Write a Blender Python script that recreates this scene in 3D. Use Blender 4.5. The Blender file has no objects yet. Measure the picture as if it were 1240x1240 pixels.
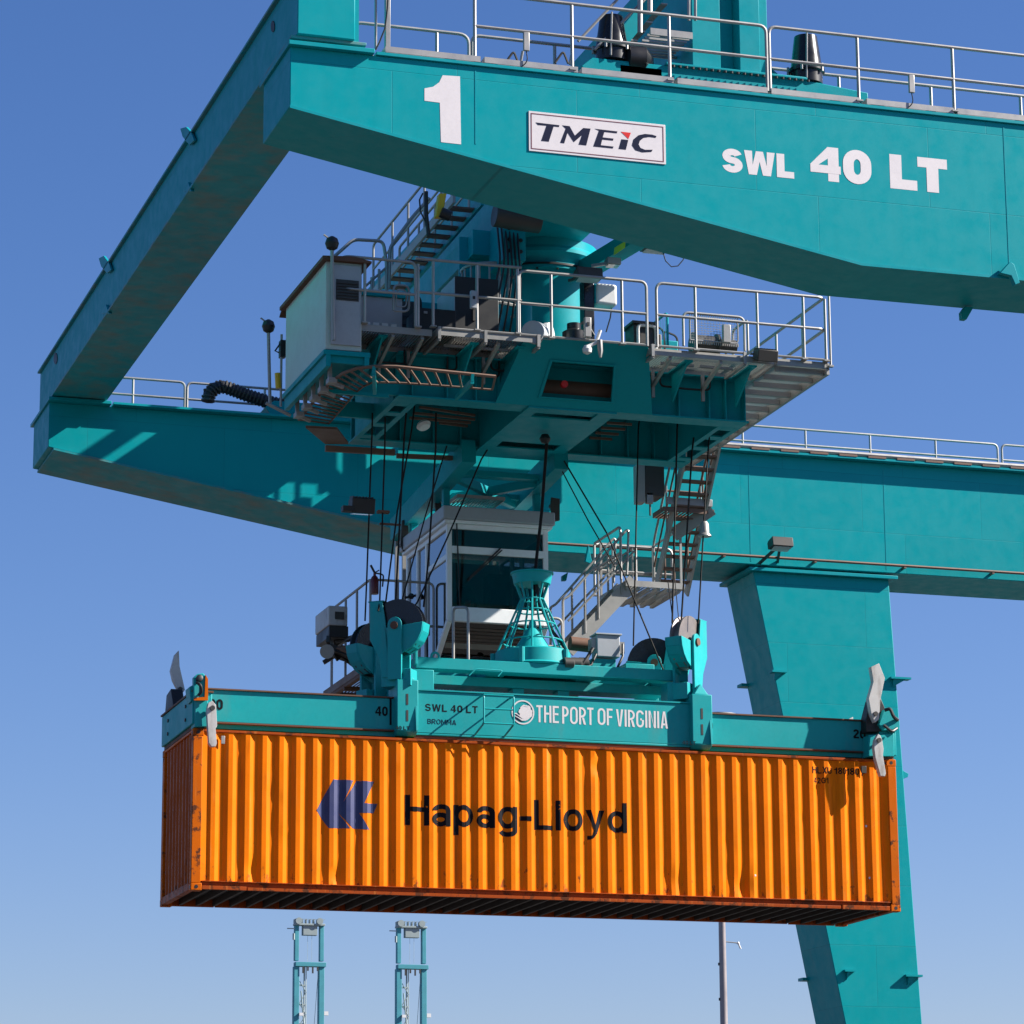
import bpy, bmesh, math, random
from mathutils import Vector, Matrix
random.seed(7)
R = math.radians
scene = bpy.context.scene
COL = scene.collection

# ------------------------------------------------------------------ survey camera (photogrammetry of the photograph)
F_PX, YAW, PITCH, ROLL = 3993.652, 0.305749752, 0.233430450, -0.00634256703
CAM = Vector((-10.78198, -51.13218, 1.73376))
_f = Vector((math.sin(YAW)*math.cos(PITCH), math.cos(YAW)*math.cos(PITCH), math.sin(PITCH)))
_r = Vector((math.cos(YAW), -math.sin(YAW), 0)); _u = _r.cross(_f)
_c, _s = math.cos(ROLL), math.sin(ROLL)
CR, CU, CF = _c*_r + _s*_u, -_s*_r + _c*_u, _f

def at(x, y, X=None, Y=None, Z=None):
    """survey a point of the photograph on a known plane of the place"""
    d = CR*((x-620)/F_PX) - CU*((y-620)/F_PX) + CF
    t = (X-CAM.x)/d.x if X is not None else (Y-CAM.y)/d.y if Y is not None else (Z-CAM.z)/d.z
    return CAM + d*t

# ------------------------------------------------------------------ materials
MATS = {}
def nt(name):
    m = bpy.data.materials.new(name); m.use_nodes = True
    t = m.node_tree; b = t.nodes['Principled BSDF']
    MATS[name] = m
    return m, t, b
def N(t, kind, **kw):
    n = t.nodes.new(kind)
    for k, v in kw.items(): setattr(n, k, v)
    return n
def noise(t, scale, detail=4, rough=.6, stretch=None):
    tc = N(t, 'ShaderNodeTexCoord'); src = tc.outputs['Object']
    if stretch:
        mp = N(t, 'ShaderNodeMapping'); mp.inputs['Scale'].default_value = stretch
        t.links.new(src, mp.inputs['Vector']); src = mp.outputs['Vector']
    n = N(t, 'ShaderNodeTexNoise'); n.inputs['Scale'].default_value = scale
    n.inputs['Detail'].default_value = detail; n.inputs['Roughness'].default_value = rough
    t.links.new(src, n.inputs['Vector'])
    return n.outputs['Fac']
def ramp(t, fac, stops):
    r = N(t, 'ShaderNodeValToRGB'); e = r.color_ramp.elements
    while len(e) < len(stops): e.new(.5)
    for el, (p, c) in zip(e, stops):
        el.position = p; el.color = (*c, 1) if len(c) == 3 else c
    t.links.new(fac, r.inputs['Fac'])
    return r.outputs['Color']
def mixc(t, fac, a, b):
    m = N(t, 'ShaderNodeMix', data_type='RGBA')
    if isinstance(fac, (int, float)): m.inputs[0].default_value = fac
    else: t.links.new(fac, m.inputs[0])
    for i, v in ((6, a), (7, b)):
        if isinstance(v, tuple): m.inputs[i].default_value = (*v, 1)
        else: t.links.new(v, m.inputs[i])
    return m.outputs[2]
def bump(t, b, fac, strength, dist):
    n = N(t, 'ShaderNodeBump'); n.inputs['Strength'].default_value = strength; n.inputs['Distance'].default_value = dist
    t.links.new(fac, n.inputs['Height']); t.links.new(n.outputs['Normal'], b.inputs['Normal'])
def sc(c, k): return tuple(min(1, v*k) for v in c)
G = (.0, .0, .0); W = (1., 1., 1.)

def paint(name, base, rough=.42, var=.12, dirt=None, dirt_amt=(.62, .78), dirt_mix=.5, dirt_scale=1.6, stretch=(1, 1, .35),
          wave=.0, metallic=0., chips=None, chip_th=.7, chip_scale=9, spec=.5):
    base = sc(base, .86); dirt = sc(dirt, .86) if dirt else None
    m, t, b = nt(name)
    c = ramp(t, noise(t, .45, 3), [(.3, sc(base, 1-var)), (.7, sc(base, 1+var))])
    fine = noise(t, 14, 4, .7)
    c = mixc(t, ramp(t, fine, [(.45, G), (.75, (.35, .35, .35))]), c, sc(base, .8))
    if dirt:
        f = ramp(t, noise(t, dirt_scale, 6, .65, stretch), [(dirt_amt[0], G), (dirt_amt[1], (dirt_mix,)*3)])
        c = mixc(t, f, c, dirt)
    if chips:
        f = ramp(t, noise(t, chip_scale, 5, .75), [(chip_th, G), (chip_th+.03, W)])
        c = mixc(t, f, c, chips)
    t.links.new(c, b.inputs['Base Color'])
    b.inputs['Metallic'].default_value = metallic
    b.inputs['Specular IOR Level'].default_value = spec
    rr = ramp(t, noise(t, 3, 3), [(.3, (rough-.08,)*3), (.7, (rough+.1,)*3)])
    t.links.new(rr, b.inputs['Roughness'])
    if wave: bump(t, b, noise(t, 1.1, 2, .4), wave, .05)
    return m

TEAL = (.0, .312, .355)
teal = paint('teal_crane_paint', TEAL, .42, .03, dirt=(.0, .2, .22), dirt_amt=(.6, .9), dirt_mix=.3, wave=.03, spec=.16)
def plate_paint():
    m, t, b = nt('teal_plate_paint'); TEAL = (.0, .285, .315)
    tc = N(t, 'ShaderNodeTexCoord'); sx = N(t, 'ShaderNodeSeparateXYZ'); cb = N(t, 'ShaderNodeCombineXYZ')
    t.links.new(tc.outputs['Object'], sx.inputs[0]); ad = N(t, 'ShaderNodeMath', operation='ADD')
    t.links.new(sx.outputs[0], ad.inputs[0]); t.links.new(sx.outputs[1], ad.inputs[1])
    t.links.new(ad.outputs[0], cb.inputs[0]); t.links.new(sx.outputs[2], cb.inputs[1])
    br = N(t, 'ShaderNodeTexBrick'); t.links.new(cb.outputs[0], br.inputs['Vector'])
    br.inputs['Color1'].default_value = (*TEAL, 1); br.inputs['Color2'].default_value = (*sc(TEAL, .93), 1); br.inputs['Mortar'].default_value = (*sc(TEAL, .72), 1)
    br.inputs['Scale'].default_value = 1; br.inputs['Mortar Size'].default_value = .006; br.inputs['Mortar Smooth'].default_value = .6
    br.inputs['Brick Width'].default_value = 2.7; br.inputs['Row Height'].default_value = 1.22; br.offset = .35
    c = br.outputs['Color']
    c = mixc(t, ramp(t, noise(t, 3.2, 5, .65, (1.6, 1.6, .12)), [(.5, G), (.8, (.17,)*3)]), c, sc(TEAL, .7))
    c = mixc(t, ramp(t, noise(t, 2.6, 6, .7, (.35, .35, 2.)), [(.55, G), (.8, (.12,)*3)]), c, (.0, .285, .33))
    c = mixc(t, ramp(t, noise(t, 6.5, 7, .75), [(.70, G), (.74, (.2,)*3)]), c, (.03, .15, .14))
    c = mixc(t, ramp(t, noise(t, 30, 2), [(.74, G), (.78, (.6,)*3)]), c, (.14, .08, .04))
    t.links.new(c, b.inputs['Base Color']); b.inputs['Specular IOR Level'].default_value = .12
    t.links.new(ramp(t, noise(t, 4, 4), [(.3, (.34,)*3), (.7, (.55,)*3)]), b.inputs['Roughness'])
    bp = N(t, 'ShaderNodeBump'); bp.inputs['Strength'].default_value = .35; bp.inputs['Distance'].default_value = .004; bp.invert = True
    t.links.new(br.outputs['Fac'], bp.inputs['Height'])
    b2 = N(t, 'ShaderNodeBump'); b2.inputs['Strength'].default_value = .05; b2.inputs['Distance'].default_value = .05
    t.links.new(noise(t, .9, 2, .4), b2.inputs['Height']); t.links.new(bp.outputs['Normal'], b2.inputs['Normal']); t.links.new(b2.outputs['Normal'], b.inputs['Normal'])
    return m
teal_p = plate_paint()
teal_d = paint('teal_girder_soffit_paint', TEAL, .5, .06, dirt=(.22, .19, .13), dirt_amt=(.42, .7), dirt_mix=.7, spec=.25)  # brown dirt, brightened so that ground bounce light is partly in its colour
teal_w = paint('weathered_teal_paint', (.004, .355, .37), .5, .08, spec=.25, dirt=(.16, .2, .17), dirt_amt=(.55, .8), dirt_mix=.4,
               chips=(.15, .06, .03), chip_th=.69, chip_scale=7)
galv = paint('galvanized_steel', (.36, .35, .335), .45, .14, dirt=(.25, .2, .15), dirt_mix=.4, metallic=.45)
galv_d = paint('galvanized_grating', (.36, .35, .33), .5, .15, dirt=(.16, .11, .07), dirt_mix=.5, metallic=.4)
tray_m = paint('brown_cable_tray_steel', (.17, .1, .07), .6, .2, dirt=(.25, .11, .05), dirt_mix=.5, metallic=.2)
hut_m = paint('pale_hut_paint', (.5, .62, .58), .45, .05)
white = paint('white_paint', (.78, .77, .75), .45, .05, dirt=(.4, .36, .3), dirt_mix=.35)
white_scr = paint('scraped_white_paint', (.56, .54, .52), .5, .1, dirt=(.2, .15, .12), dirt_amt=(.5, .7), dirt_mix=.6, dirt_scale=5)
cabw = paint('cabin_frame_paint', (.95, .95, .95), .4, .06, dirt=(.3, .25, .2), dirt_mix=.3)
letter_w = paint('white_lettering', (.78, .72, .72), .5, .04)
letter_k = paint('black_lettering', (.006, .006, .008), .6, .1, spec=.12)
letter_n = paint('navy_lettering', (.005, .009, .04), .6, .1, spec=.12)
letter_c = paint('worn_black_lettering', (.006, .006, .01), .6, .1, spec=.1, chips=(.5, .13, .0), chip_th=.66, chip_scale=7)
letter_b = paint('faded_navy_lettering', (.028, .036, .13), .5, .15, chips=(.5, .13, .0), chip_th=.7, chip_scale=7)
red = paint('red_paint', (.75, .02, .01), .4, .05)
maroon = paint('maroon_line', (.16, .03, .05), .5, .05)
under_m = paint('dark_underframe_steel', (.045, .028, .018), .7, .25)
black = paint('black_rubber', (.012, .012, .013), .5, .2)
blackgloss = paint('black_glossy_steel', (.02, .02, .022), .28, .2, metallic=.3)
darkst = paint('dark_steel', (.06, .055, .05), .5, .2, dirt=(.12, .06, .03), dirt_mix=.5, metallic=.3)
rusty = paint('rusty_brown_steel', (.13, .055, .028), .7, .25, dirt=(.22, .1, .05), dirt_mix=.6)
greybox = paint('grey_cabinet_paint', (.4, .42, .45), .45, .06, dirt=(.2, .17, .14), dirt_mix=.3)
sheave_m = paint('sheave_steel', (.22, .19, .18), .45, .15, metallic=.5)
yellow = paint('yellow_paint', (.75, .48, .01), .5, .08)
lime = paint('lime_warning_vinyl', (.55, .75, .02), .5, .05)
rope_m = paint('wire_rope', (.014, .012, .011), .7, .2, spec=.2)
blueclr = paint('pale_teal_far_paint', (.05, .3, .36), .6, .1)
far_w = paint('far_grey_steel', (.3, .36, .36), .6, .1)
pole_m = paint('pole_steel', (.32, .28, .28), .5, .1, metallic=.3)
extred = paint('extinguisher_red', (.12, .006, .008), .35, .05)
seat_m = paint('seat_fabric', (.03, .03, .035), .8, .2)

# container paint: orange with scuffs, rust blooms and vertical run-down stains
def container_paint(name, base, rust_th):
    m, t, b = nt(name)
    c = ramp(t, noise(t, .9, 4), [(.3, sc(base, .9)), (.7, sc(base, 1.1))])
    streak = noise(t, 5, 6, .7, (1, 1, .12))
    c = mixc(t, ramp(t, streak, [(.55, G), (.74, (.55,)*3)]), c, (.42, .075, .004))
    pale = noise(t, 7, 5, .7, (1.6, 1, .09))
    c = mixc(t, ramp(t, pale, [(.6, G), (.76, (.55,)*3)]), c, (.72, .29, .07))
    rust = noise(t, 3.2, 8, .72)
    c = mixc(t, ramp(t, rust, [(rust_th, G), (rust_th+.05, W)]), c, (.1, .032, .014))
    tc = N(t, 'ShaderNodeTexCoord'); sx = N(t, 'ShaderNodeSeparateXYZ'); t.links.new(tc.outputs['Object'], sx.inputs[0])
    mr = N(t, 'ShaderNodeMapRange'); mr.inputs['From Min'].default_value = .15; mr.inputs['From Max'].default_value = .75; mr.inputs['To Min'].default_value = .14; mr.inputs['To Max'].default_value = 0
    t.links.new(sx.outputs[2], mr.inputs['Value']); ad = N(t, 'ShaderNodeMath', operation='ADD'); t.links.new(mr.outputs[0], ad.inputs[0]); t.links.new(noise(t, 6, 6, .7, (1, 1, .5)), ad.inputs[1])
    c = mixc(t, ramp(t, ad.outputs[0], [(.68, G), (.74, (.8,)*3)]), c, (.12, .035, .012))
    spots = noise(t, 24, 3, .6)
    c = mixc(t, ramp(t, spots, [(.74, G), (.77, (.8,)*3)]), c, (.13, .045, .02))
    t.links.new(c, b.inputs['Base Color'])
    t.links.new(ramp(t, rust, [(.4, (.42,)*3), (.8, (.75,)*3)]), b.inputs['Roughness'])
    b.inputs['Specular IOR Level'].default_value = .08
    bump(t, b, noise(t, 2.2, 3), .12, .02)
    return m
orange = container_paint('orange_container_paint', (.80, .172, .0), .70)
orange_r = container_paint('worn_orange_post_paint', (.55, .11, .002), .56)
orange_e = container_paint('shaded_end_wall_paint', (.36, .065, .006), .66)  # container orange darkened, the end wall's shade is put into the colour
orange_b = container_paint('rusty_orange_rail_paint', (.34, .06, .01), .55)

def glass_mat(name, tint, alpha):
    m, t, b = nt(name)
    t.nodes.remove(b); o = t.nodes['Material Output']
    tr = N(t, 'ShaderNodeBsdfTransparent'); tr.inputs['Color'].default_value = (*tint, 1)
    gl = N(t, 'ShaderNodeBsdfGlossy'); gl.inputs['Roughness'].default_value = .02
    fr = N(t, 'ShaderNodeFresnel'); fr.inputs['IOR'].default_value = 1.5
    ad = N(t, 'ShaderNodeMath', operation='ADD'); ad.inputs[1].default_value = alpha
    mx = N(t, 'ShaderNodeMixShader')
    t.links.new(fr.outputs[0], ad.inputs[0]); t.links.new(ad.outputs[0], mx.inputs[0])
    t.links.new(tr.outputs[0], mx.inputs[1]); t.links.new(gl.outputs[0], mx.inputs[2])
    t.links.new(mx.outputs[0], o.inputs['Surface'])
    return m
glass = glass_mat('tinted_cabin_glass', (.5, .56, .53), .1)
glass_c = glass_mat('clear_cabin_glass', (.82, .86, .84), .03)
glass_s = glass_mat('side_cabin_glass', (.4, .48, .55), .3)
lampglass = paint('lamp_lens', (.5, .5, .5), .1, .05)

# ------------------------------------------------------------------ mesh helpers
class MB:
    def __init__(s): s.v = []; s.f = []
    def add(s, verts, faces):
        o = len(s.v); s.v += [Vector(v) for v in verts]; s.f += [tuple(i+o for i in f) for f in faces]; return s
    def box(s, x0, x1, y0, y1, z0, z1):
        return s.add([(x, y, z) for z in (z0, z1) for y in (y0, y1) for x in (x0, x1)],
                     [(0, 2, 3, 1), (4, 5, 7, 6), (0, 1, 5, 4), (2, 6, 7, 3), (0, 4, 6, 2), (1, 3, 7, 5)])
    def bar(s, p, q, w, h, up=(0, 0, 1)):
        p, q = Vector(p), Vector(q); d = (q-p).normalized(); up = Vector(up)
        if abs(d.dot(up)) > .98: up = Vector((0, 1, 0))
        a = d.cross(up).normalized()*(w/2); b = a.cross(d).normalized()*(h/2)
        vs = [e+i*a+j*b for e in (p, q) for i, j in ((-1, -1), (1, -1), (1, 1), (-1, 1))]
        return s.add(vs, [(0, 1, 2, 3), (7, 6, 5, 4), (0, 4, 5, 1), (1, 5, 6, 2), (2, 6, 7, 3), (3, 7, 4, 0)])
    def tube(s, pts, r, n=8, closed=False):
        P = [Vector(p) for p in pts]; L = len(P); rings = []; prev = None
        for i in range(L):
            a = P[i-1] if (i or closed) else P[i]; b = P[(i+1) % L] if (i < L-1 or closed) else P[i]
            d = (b-a).normalized()
            if prev is None:
                u = d.orthogonal().normalized()
            else:
                u = (prev-d*prev.dot(d)); u = u.normalized() if u.length > 1e-6 else d.orthogonal().normalized()
            prev = u; w = d.cross(u)
            rr = r[i] if isinstance(r, (list, tuple)) else r
            rings.append([P[i]+u*(rr*math.cos(k*2*math.pi/n))+w*(rr*math.sin(k*2*math.pi/n)) for k in range(n)])
        vs = [v for g in rings for v in g]; fs = []
        for i in range(L if closed else L-1):
            j = (i+1) % L
            for k in range(n): fs.append((i*n+k, i*n+(k+1) % n, j*n+(k+1) % n, j*n+k))
        if not closed: fs += [tuple(range(n))[::-1], tuple((L-1)*n+k for k in range(n))]
        return s.add(vs, fs)
    def cyl(s, p, q, r, n=24, r2=None): return s.tube([p, q], [r, r if r2 is None else r2], n)
    def lathe(s, c, prof, n=32, axis=(0, 0, 1)):
        """prof: list of (radius, height) along axis from c"""
        ax = Vector(axis).normalized(); u = ax.orthogonal().normalized(); w = ax.cross(u); c = Vector(c)
        vs = []; fs = []
        for r, h in prof:
            vs += [c+ax*h+u*(r*math.cos(k*2*math.pi/n))+w*(r*math.sin(k*2*math.pi/n)) for k in range(n)]
        for i in range(len(prof)-1):
            for k in range(n): fs.append((i*n+k, i*n+(k+1) % n, (i+1)*n+(k+1) % n, (i+1)*n+k))
        fs += [tuple(range(n))[::-1], tuple((len(prof)-1)*n+k for k in range(n))]
        return s.add(vs, fs)
    def prism(s, pts, ext):
        P = [Vector(p) for p in pts]; e = Vector(ext); n = len(P)
        return s.add(P+[p+e for p in P], [tuple(range(n)), tuple(range(2*n-1, n-1, -1))] +
                     [(i, (i+1) % n, n+(i+1) % n, n+i) for i in range(n)])
    def xf(s, M, start=0):
        for i in range(start, len(s.v)): s.v[i] = M @ s.v[i]
        return s
    def join(s, o, M=None):
        vs = [M @ v for v in o.v] if M else o.v
        return s.add(vs, o.f)
    def build(s, name, mat, parent=None, bevel=0., seg=2, ang=32):
        org = Vector((0, 0, 0)); p = parent
        while p is not None: org += p.location; p = p.parent
        me = bpy.data.meshes.new(name)
        me.from_pydata([v-org for v in s.v], [], s.f)
        bm = bmesh.new(); bm.from_mesh(me); bmesh.ops.recalc_face_normals(bm, faces=bm.faces); bm.to_mesh(me); bm.free()
        me.materials.append(mat)
        me.polygons.foreach_set('use_smooth', [True]*len(me.polygons)); me.set_sharp_from_angle(angle=R(ang))
        o = bpy.data.objects.new(name, me); COL.objects.link(o)
        if parent is not None: o.parent = parent
        if bevel:
            b = o.modifiers.new('edge', 'BEVEL'); b.width = bevel; b.segments = seg; b.limit_method = 'ANGLE'; b.angle_limit = R(40)
        return o

def tag(o, label, cat, group=None, kind=None):
    o['label'] = label; o['category'] = cat
    if group: o['group'] = group
    if kind: o['kind'] = kind
    return o
def thing(name, label, cat, loc=(0, 0, 0), group=None):
    o = bpy.data.objects.new(name, None); COL.objects.link(o); o.location = loc; o.empty_display_size = .3
    return tag(o, label, cat, group)
def fillet(pts, rad, seg=5):
    P = [Vector(p) for p in pts]; out = [P[0]]
    for i in range(1, len(P)-1):
        a, b = (P[i-1]-P[i]), (P[i+1]-P[i]); r = min(rad, a.length*.49, b.length*.49)
        p, q = P[i]+a.normalized()*r, P[i]+b.normalized()*r
        for k in range(seg+1):
            t = k/seg; out.append(p*(1-t)**2+P[i]*2*t*(1-t)+q*t*t)
    return out+[P[-1]]

def poly_px(px, Y, ext, mb=None):
    mb = mb or MB()
    return mb.prism([at(x, y, Y=Y) for x, y in px], (0, ext, 0))
def crop(u, ox, oy, k): return [(ox+a/k, oy+b/k) for a, b in u]

# ------------------------------------------------------------------ grotesque stroke lettering
def ribbon(pts, s, closed=False):
    """flat stroke of width s along 2-D centre line, mitred"""
    P = [Vector((p[0], p[1])) for p in pts]; n = len(P); Lf, Rt = [], []
    for i in range(n):
        a = P[i-1] if (i or closed) else None; b = P[(i+1) % n] if (i < n-1 or closed) else None
        d1 = (P[i]-a).normalized() if a is not None else None; d2 = (b-P[i]).normalized() if b is not None else None
        d1 = d1 or d2; d2 = d2 or d1
        n1, n2 = Vector((-d1.y, d1.x)), Vector((-d2.y, d2.x)); q = (n1+n2).normalized(); k_ = s/2/max(.35, q.dot(n1))
        Lf.append(P[i]+q*k_); Rt.append(P[i]-q*k_)
    m_ = n if closed else n-1
    return [tuple(v) for v in Lf+Rt], [(i, (i+1) % n, n+(i+1) % n, n+i) for i in range(m_)]
def arc(cx, cy, rx, ry, a0, a1, n=10): return [(cx+rx*math.cos(R(a0+(a1-a0)*i/n)), cy+ry*math.sin(R(a0+(a1-a0)*i/n))) for i in range(n+1)]
def glyph(ch, s, cond=1.):
    """returns width, [(verts, faces)] with cap height 1; cond narrows the letter"""
    xh = .73; S = []
    wd = dict(H=.76, L=.6, T=.66, E=.64, F=.6, P=.68, R=.72, O=.8, G=.8, V=.74, I=s/cond, N=.76, A=.76, S=.7, W=1.06, B=.72, M=.9, a=.6, p=.63, g=.63, d=.63, o=.64, l=s/cond, y=.62)
    wd.update({'-': .36, '0': .62, '4': .66, '2': .62, '1': .4, '3': .62, '6': .62, '7': .6, 'X': .7, 'U': .74})
    w = wd.get(ch, .6)*cond; h2 = s/2; x0, x1, y0, y1 = h2, w-h2, h2, 1-h2
    st = lambda p, c=False: S.append(ribbon(p, s, c))
    pg = lambda p: S.append(([tuple(q) for q in p], [tuple(range(len(p)))]))
    def oval(cx, cy, rx, ry): st(arc(cx, cy, rx, ry, 0, 360, 28)[:-1], True)
    def ring(xa, xb, ya, yb):
        rx = (xb-xa)/2; ry = min((yb-ya)/2, rx*1.25); cx = (xa+xb)/2
        st(arc(cx, yb-ry, rx, ry, 0, 180, 14)+arc(cx, ya+ry, rx, ry, 180, 360, 14), True)
    if ch == 'H': st([(x0, 0), (x0, 1)]); st([(x1, 0), (x1, 1)]); st([(x0+h2, .53), (x1-h2, .53)])
    elif ch == 'L': st([(x0, 1), (x0, y0), (w, y0)])
    elif ch == 'T': st([(0, y1), (w, y1)]); st([(w/2, 1-s), (w/2, 0)])
    elif ch == 'E': st([(w, y1), (x0, y1), (x0, y0), (w, y0)]); st([(s, .52), (w*.93, .52)])
    elif ch == 'F': st([(w, y1), (x0, y1), (x0, 0)]); st([(s, .5), (w*.92, .5)])
    elif ch in 'PR':
        yc = .46; r = (y1-yc)/2; xm = max(x1-r, s+.03); rx = x1-xm
        st([(x0, 0), (x0, y1), (xm, y1)]+arc(xm, (y1+yc)/2, rx, r, 90, -90, 10)[1:]+[(s, yc)])
        if ch == 'R': pg([(w*.42, yc-h2), (w*.42+s*1.05, yc-h2), (w, 0), (w-s*1.15, 0)])
    elif ch == 'B':
        yc = .53; xm = x0+(x1-x0)*.5
        st([(x0, 0), (x0, 1)]); st([(s, y1), (xm, y1)]+arc(xm, (y1+yc)/2, x1-xm-.03, (y1-yc)/2, 90, -90, 8)[1:]+[(s, yc)])
        st([(xm, yc-.001)]+arc(xm, (yc+y0)/2, x1-xm, (yc-y0)/2, 90, -90, 8)[1:]+[(s, y0)])
    elif ch in 'O0': ring(x0, x1, y0, y1)
    elif ch == 'U': st([(x0, 1), (x0, .3)]+arc((x0+x1)/2, .3, (x1-x0)/2, .3-y0, 180, 360, 10)+[(x1, 1)])
    elif ch == 'G':
        rx = (x1-x0)/2; ry = min(.5-h2, rx*1.25); cx = w/2
        st(arc(cx, y1-ry, rx, ry, 10, 180, 12)+arc(cx, y0+ry, rx, ry, 180, 360, 12)+[(x1, .44)]); st([(x1-h2, .47), (w*.52, .47)])
    elif ch == 'V': pg([(0, 1), (s*1.08, 1), (w/2, s*1.25), (w-s*1.08, 1), (w, 1), (w/2+s*.55, 0), (w/2-s*.55, 0)])
    elif ch == 'A': pg([(0, 0), (s*1.08, 0), (w/2, 1-s*1.25), (w-s*1.08, 0), (w, 0), (w/2+s*.55, 1), (w/2-s*.55, 1)]); k_ = .24; st([(s*1.1+k_*w*.12, k_), (w-s*1.1-k_*w*.12, k_)])
    elif ch == 'I' or ch == 'l': st([(w/2, 0), (w/2, 1)])
    elif ch == '1': st([(w-h2, 0), (w-h2, 1)]); st([(w-s, .78), (0, .7)])
    elif ch == 'N': st([(x0, 0), (x0, 1)]); st([(x1, 0), (x1, 1)]); pg([(s*.98, 1), (s*.98, .98-s*.9), (w-s*.98, 0), (w-s*.98, s*.9)])
    elif ch == 'M': st([(x0, 0), (x0, 1)]); st([(x1, 0), (x1, 1)]); pg([(s, 1), (s, 1-s*1.5), (w/2-.001, .18), (w/2-.001, .18+s*1.5)]); pg([(w-s, 1), (w-s, 1-s*1.5), (w/2+.001, .18), (w/2+.001, .18+s*1.5)])
    elif ch == 'W': q = s*1.02; pg([(0, 1), (q, 1), (w*.27, s*1.5), (w*.5-q*.45, 1), (w*.5+q*.45, 1), (w*.73, s*1.5), (w-q, 1), (w, 1), (w*.73+q*.5, 0), (w*.73-q*.5, 0), (w*.5, 1-s*1.6), (w*.27+q*.5, 0), (w*.27-q*.5, 0)])
    elif ch == 'X': pg([(0, 1), (s*1.1, 1), (w, 0), (w-s*1.1, 0)]); pg([(w, 1), (w-s*1.1, 1), (0, 0), (s*1.1, 0)])
    elif ch == 'S':
        rx = (x1-x0)/2; r1 = (y1-.52)/2; r2 = (.52-y0)/2; cx = w/2
        st(arc(cx, y1-r1, rx*.95, r1, 15, 180, 12)+arc(cx, y1-r1, rx*.95, r1, 200, 250, 4)+arc(cx, y0+r2, rx, r2, 70, 0, 5)+arc(cx, y0+r2, rx, r2, -15, -172, 12))
    elif ch == '2':
        r = min((x1-x0)/2, .3); st(arc(w/2, y1-r, (x1-x0)/2, r, 170, -20, 12)+[(x0+.03, s), (x0+.03, y0+.0), (w, y0)])
    elif ch in '36': oval(w/2, .27, (x1-x0)/2, .27-h2); oval(w/2, .74, (x1-x0)/2*.92, .26-h2)
    elif ch == '7': st([(0, y1), (x1, y1), (w*.35, 0)])
    elif ch == '4': pg([(w*.58, 1), (w*.58+s, 1), (w*.58+s, 0), (w*.58, 0)]); pg([(w*.58, 1), (w*.58, 1-s*1.25), (s*.75, .23+s*.85), (0, .23+s*.85)][:4]); pg([(0, .23), (w, .23), (w, .23+s*.85), (0, .23+s*.85)])
    elif ch == '-': st([(0, .36), (w, .36)])
    elif ch == 'o': oval(w/2, xh/2, (x1-x0)/2, xh/2-h2)
    elif ch in 'pdg':
        oval(w/2, xh/2, (x1-x0)/2, xh/2-h2)
        if ch == 'p': st([(x0, -.27), (x0, xh)])
        if ch == 'd': st([(x1, 0), (x1, 1)])
        if ch == 'g': st([(x1, xh), (x1, -.06)]+arc(w/2, -.06, (x1-x0)/2, .21-h2, 0, -165, 10)[1:])
    elif ch == 'a':
        st([(x0+.02, xh*.70)]+arc(w/2, xh-h2-.15, (x1-x0)/2-.01, .15, 165, 0, 9)+[(x1-.01, 0)])
        oval(w*.46, .225, w*.46-h2, .225-h2*.9)
    elif ch == 'y':
        pg([(0, xh), (s*1.08, xh), (w/2+s*.12, s*.9), (w/2-s*.2, 0)]); pg([(w, xh), (w-s*1.08, xh), (w*.5-s*.62, -.09), (w*.5-s*.62+s*1.0, -.06)])
        pg([(w*.5-s*.62, -.09), (w*.5-s*.62+s*.98, -.06), (w*.38, -.22), (w*.2, -.27), (w*.08, -.27), (w*.08, -.27+s*.85), (w*.2, -.27+s*.85), (w*.3, -.14)])
    return w, S
def letter_pieces(txt, s, cond=1., gap=.1, space=.3):
    x = 0; out = []
    for ch in txt:
        if ch == ' ': x += space; continue
        w, S = glyph(ch, s, cond)
        for vs, fs in S: out.append(([(a+x, b) for a, b in vs], fs))
        x += w+gap
    return out, x-gap
def letters_on_y(txt, X0, X1, Z0, Z1, Y, s=.2, cond=1., gap=.1, space=.3):
    """Z0..Z1 is base line to cap height"""
    ps, w = letter_pieces(txt, s, cond, gap, space); m = MB()
    for i, (vs, fs) in enumerate(ps):
        m.add([(X0+x/w*(X1-X0), Y-.0005*(i % 4), Z0+z*(Z1-Z0)) for x, z in vs], fs)
    return m
def letters_px(txt, tl, bl, tr, Y, **kw):
    a, b, c = at(*tl, Y=Y), at(*bl, Y=Y), at(*tr, Y=Y)
    return letters_on_y(txt, a.x, c.x, b.z, a.z, Y, **kw)

YF, YFB, YB, YBB = -9.5, -7.9, 10.1, 11.9      # girder web planes (front girder / back girder)
ZTF, ZTB = 18.55, 18.62

# ------------------------------------------------------------------ ground
g = MB().add([(-3000, -3000, 0), (3000, -3000, 0), (3000, 6000, 0), (-3000, 6000, 0)], [(0, 1, 2, 3)])
gm, t, b = nt('terminal_asphalt')
c = ramp(t, noise(t, .08, 6), [(.3, (.05, .05, .05)), (.7, (.075, .074, .072))])
c = mixc(t, ramp(t, noise(t, .9, 5), [(.55, G), (.8, (.6,)*3)]), c, (.045, .044, .043))
t.links.new(c, b.inputs['Base Color']); b.inputs['Roughness'].default_value = .85
o = g.build('ground', gm); o['kind'] = 'structure'; o['label'] = 'dark asphalt yard of the container terminal'

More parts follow.
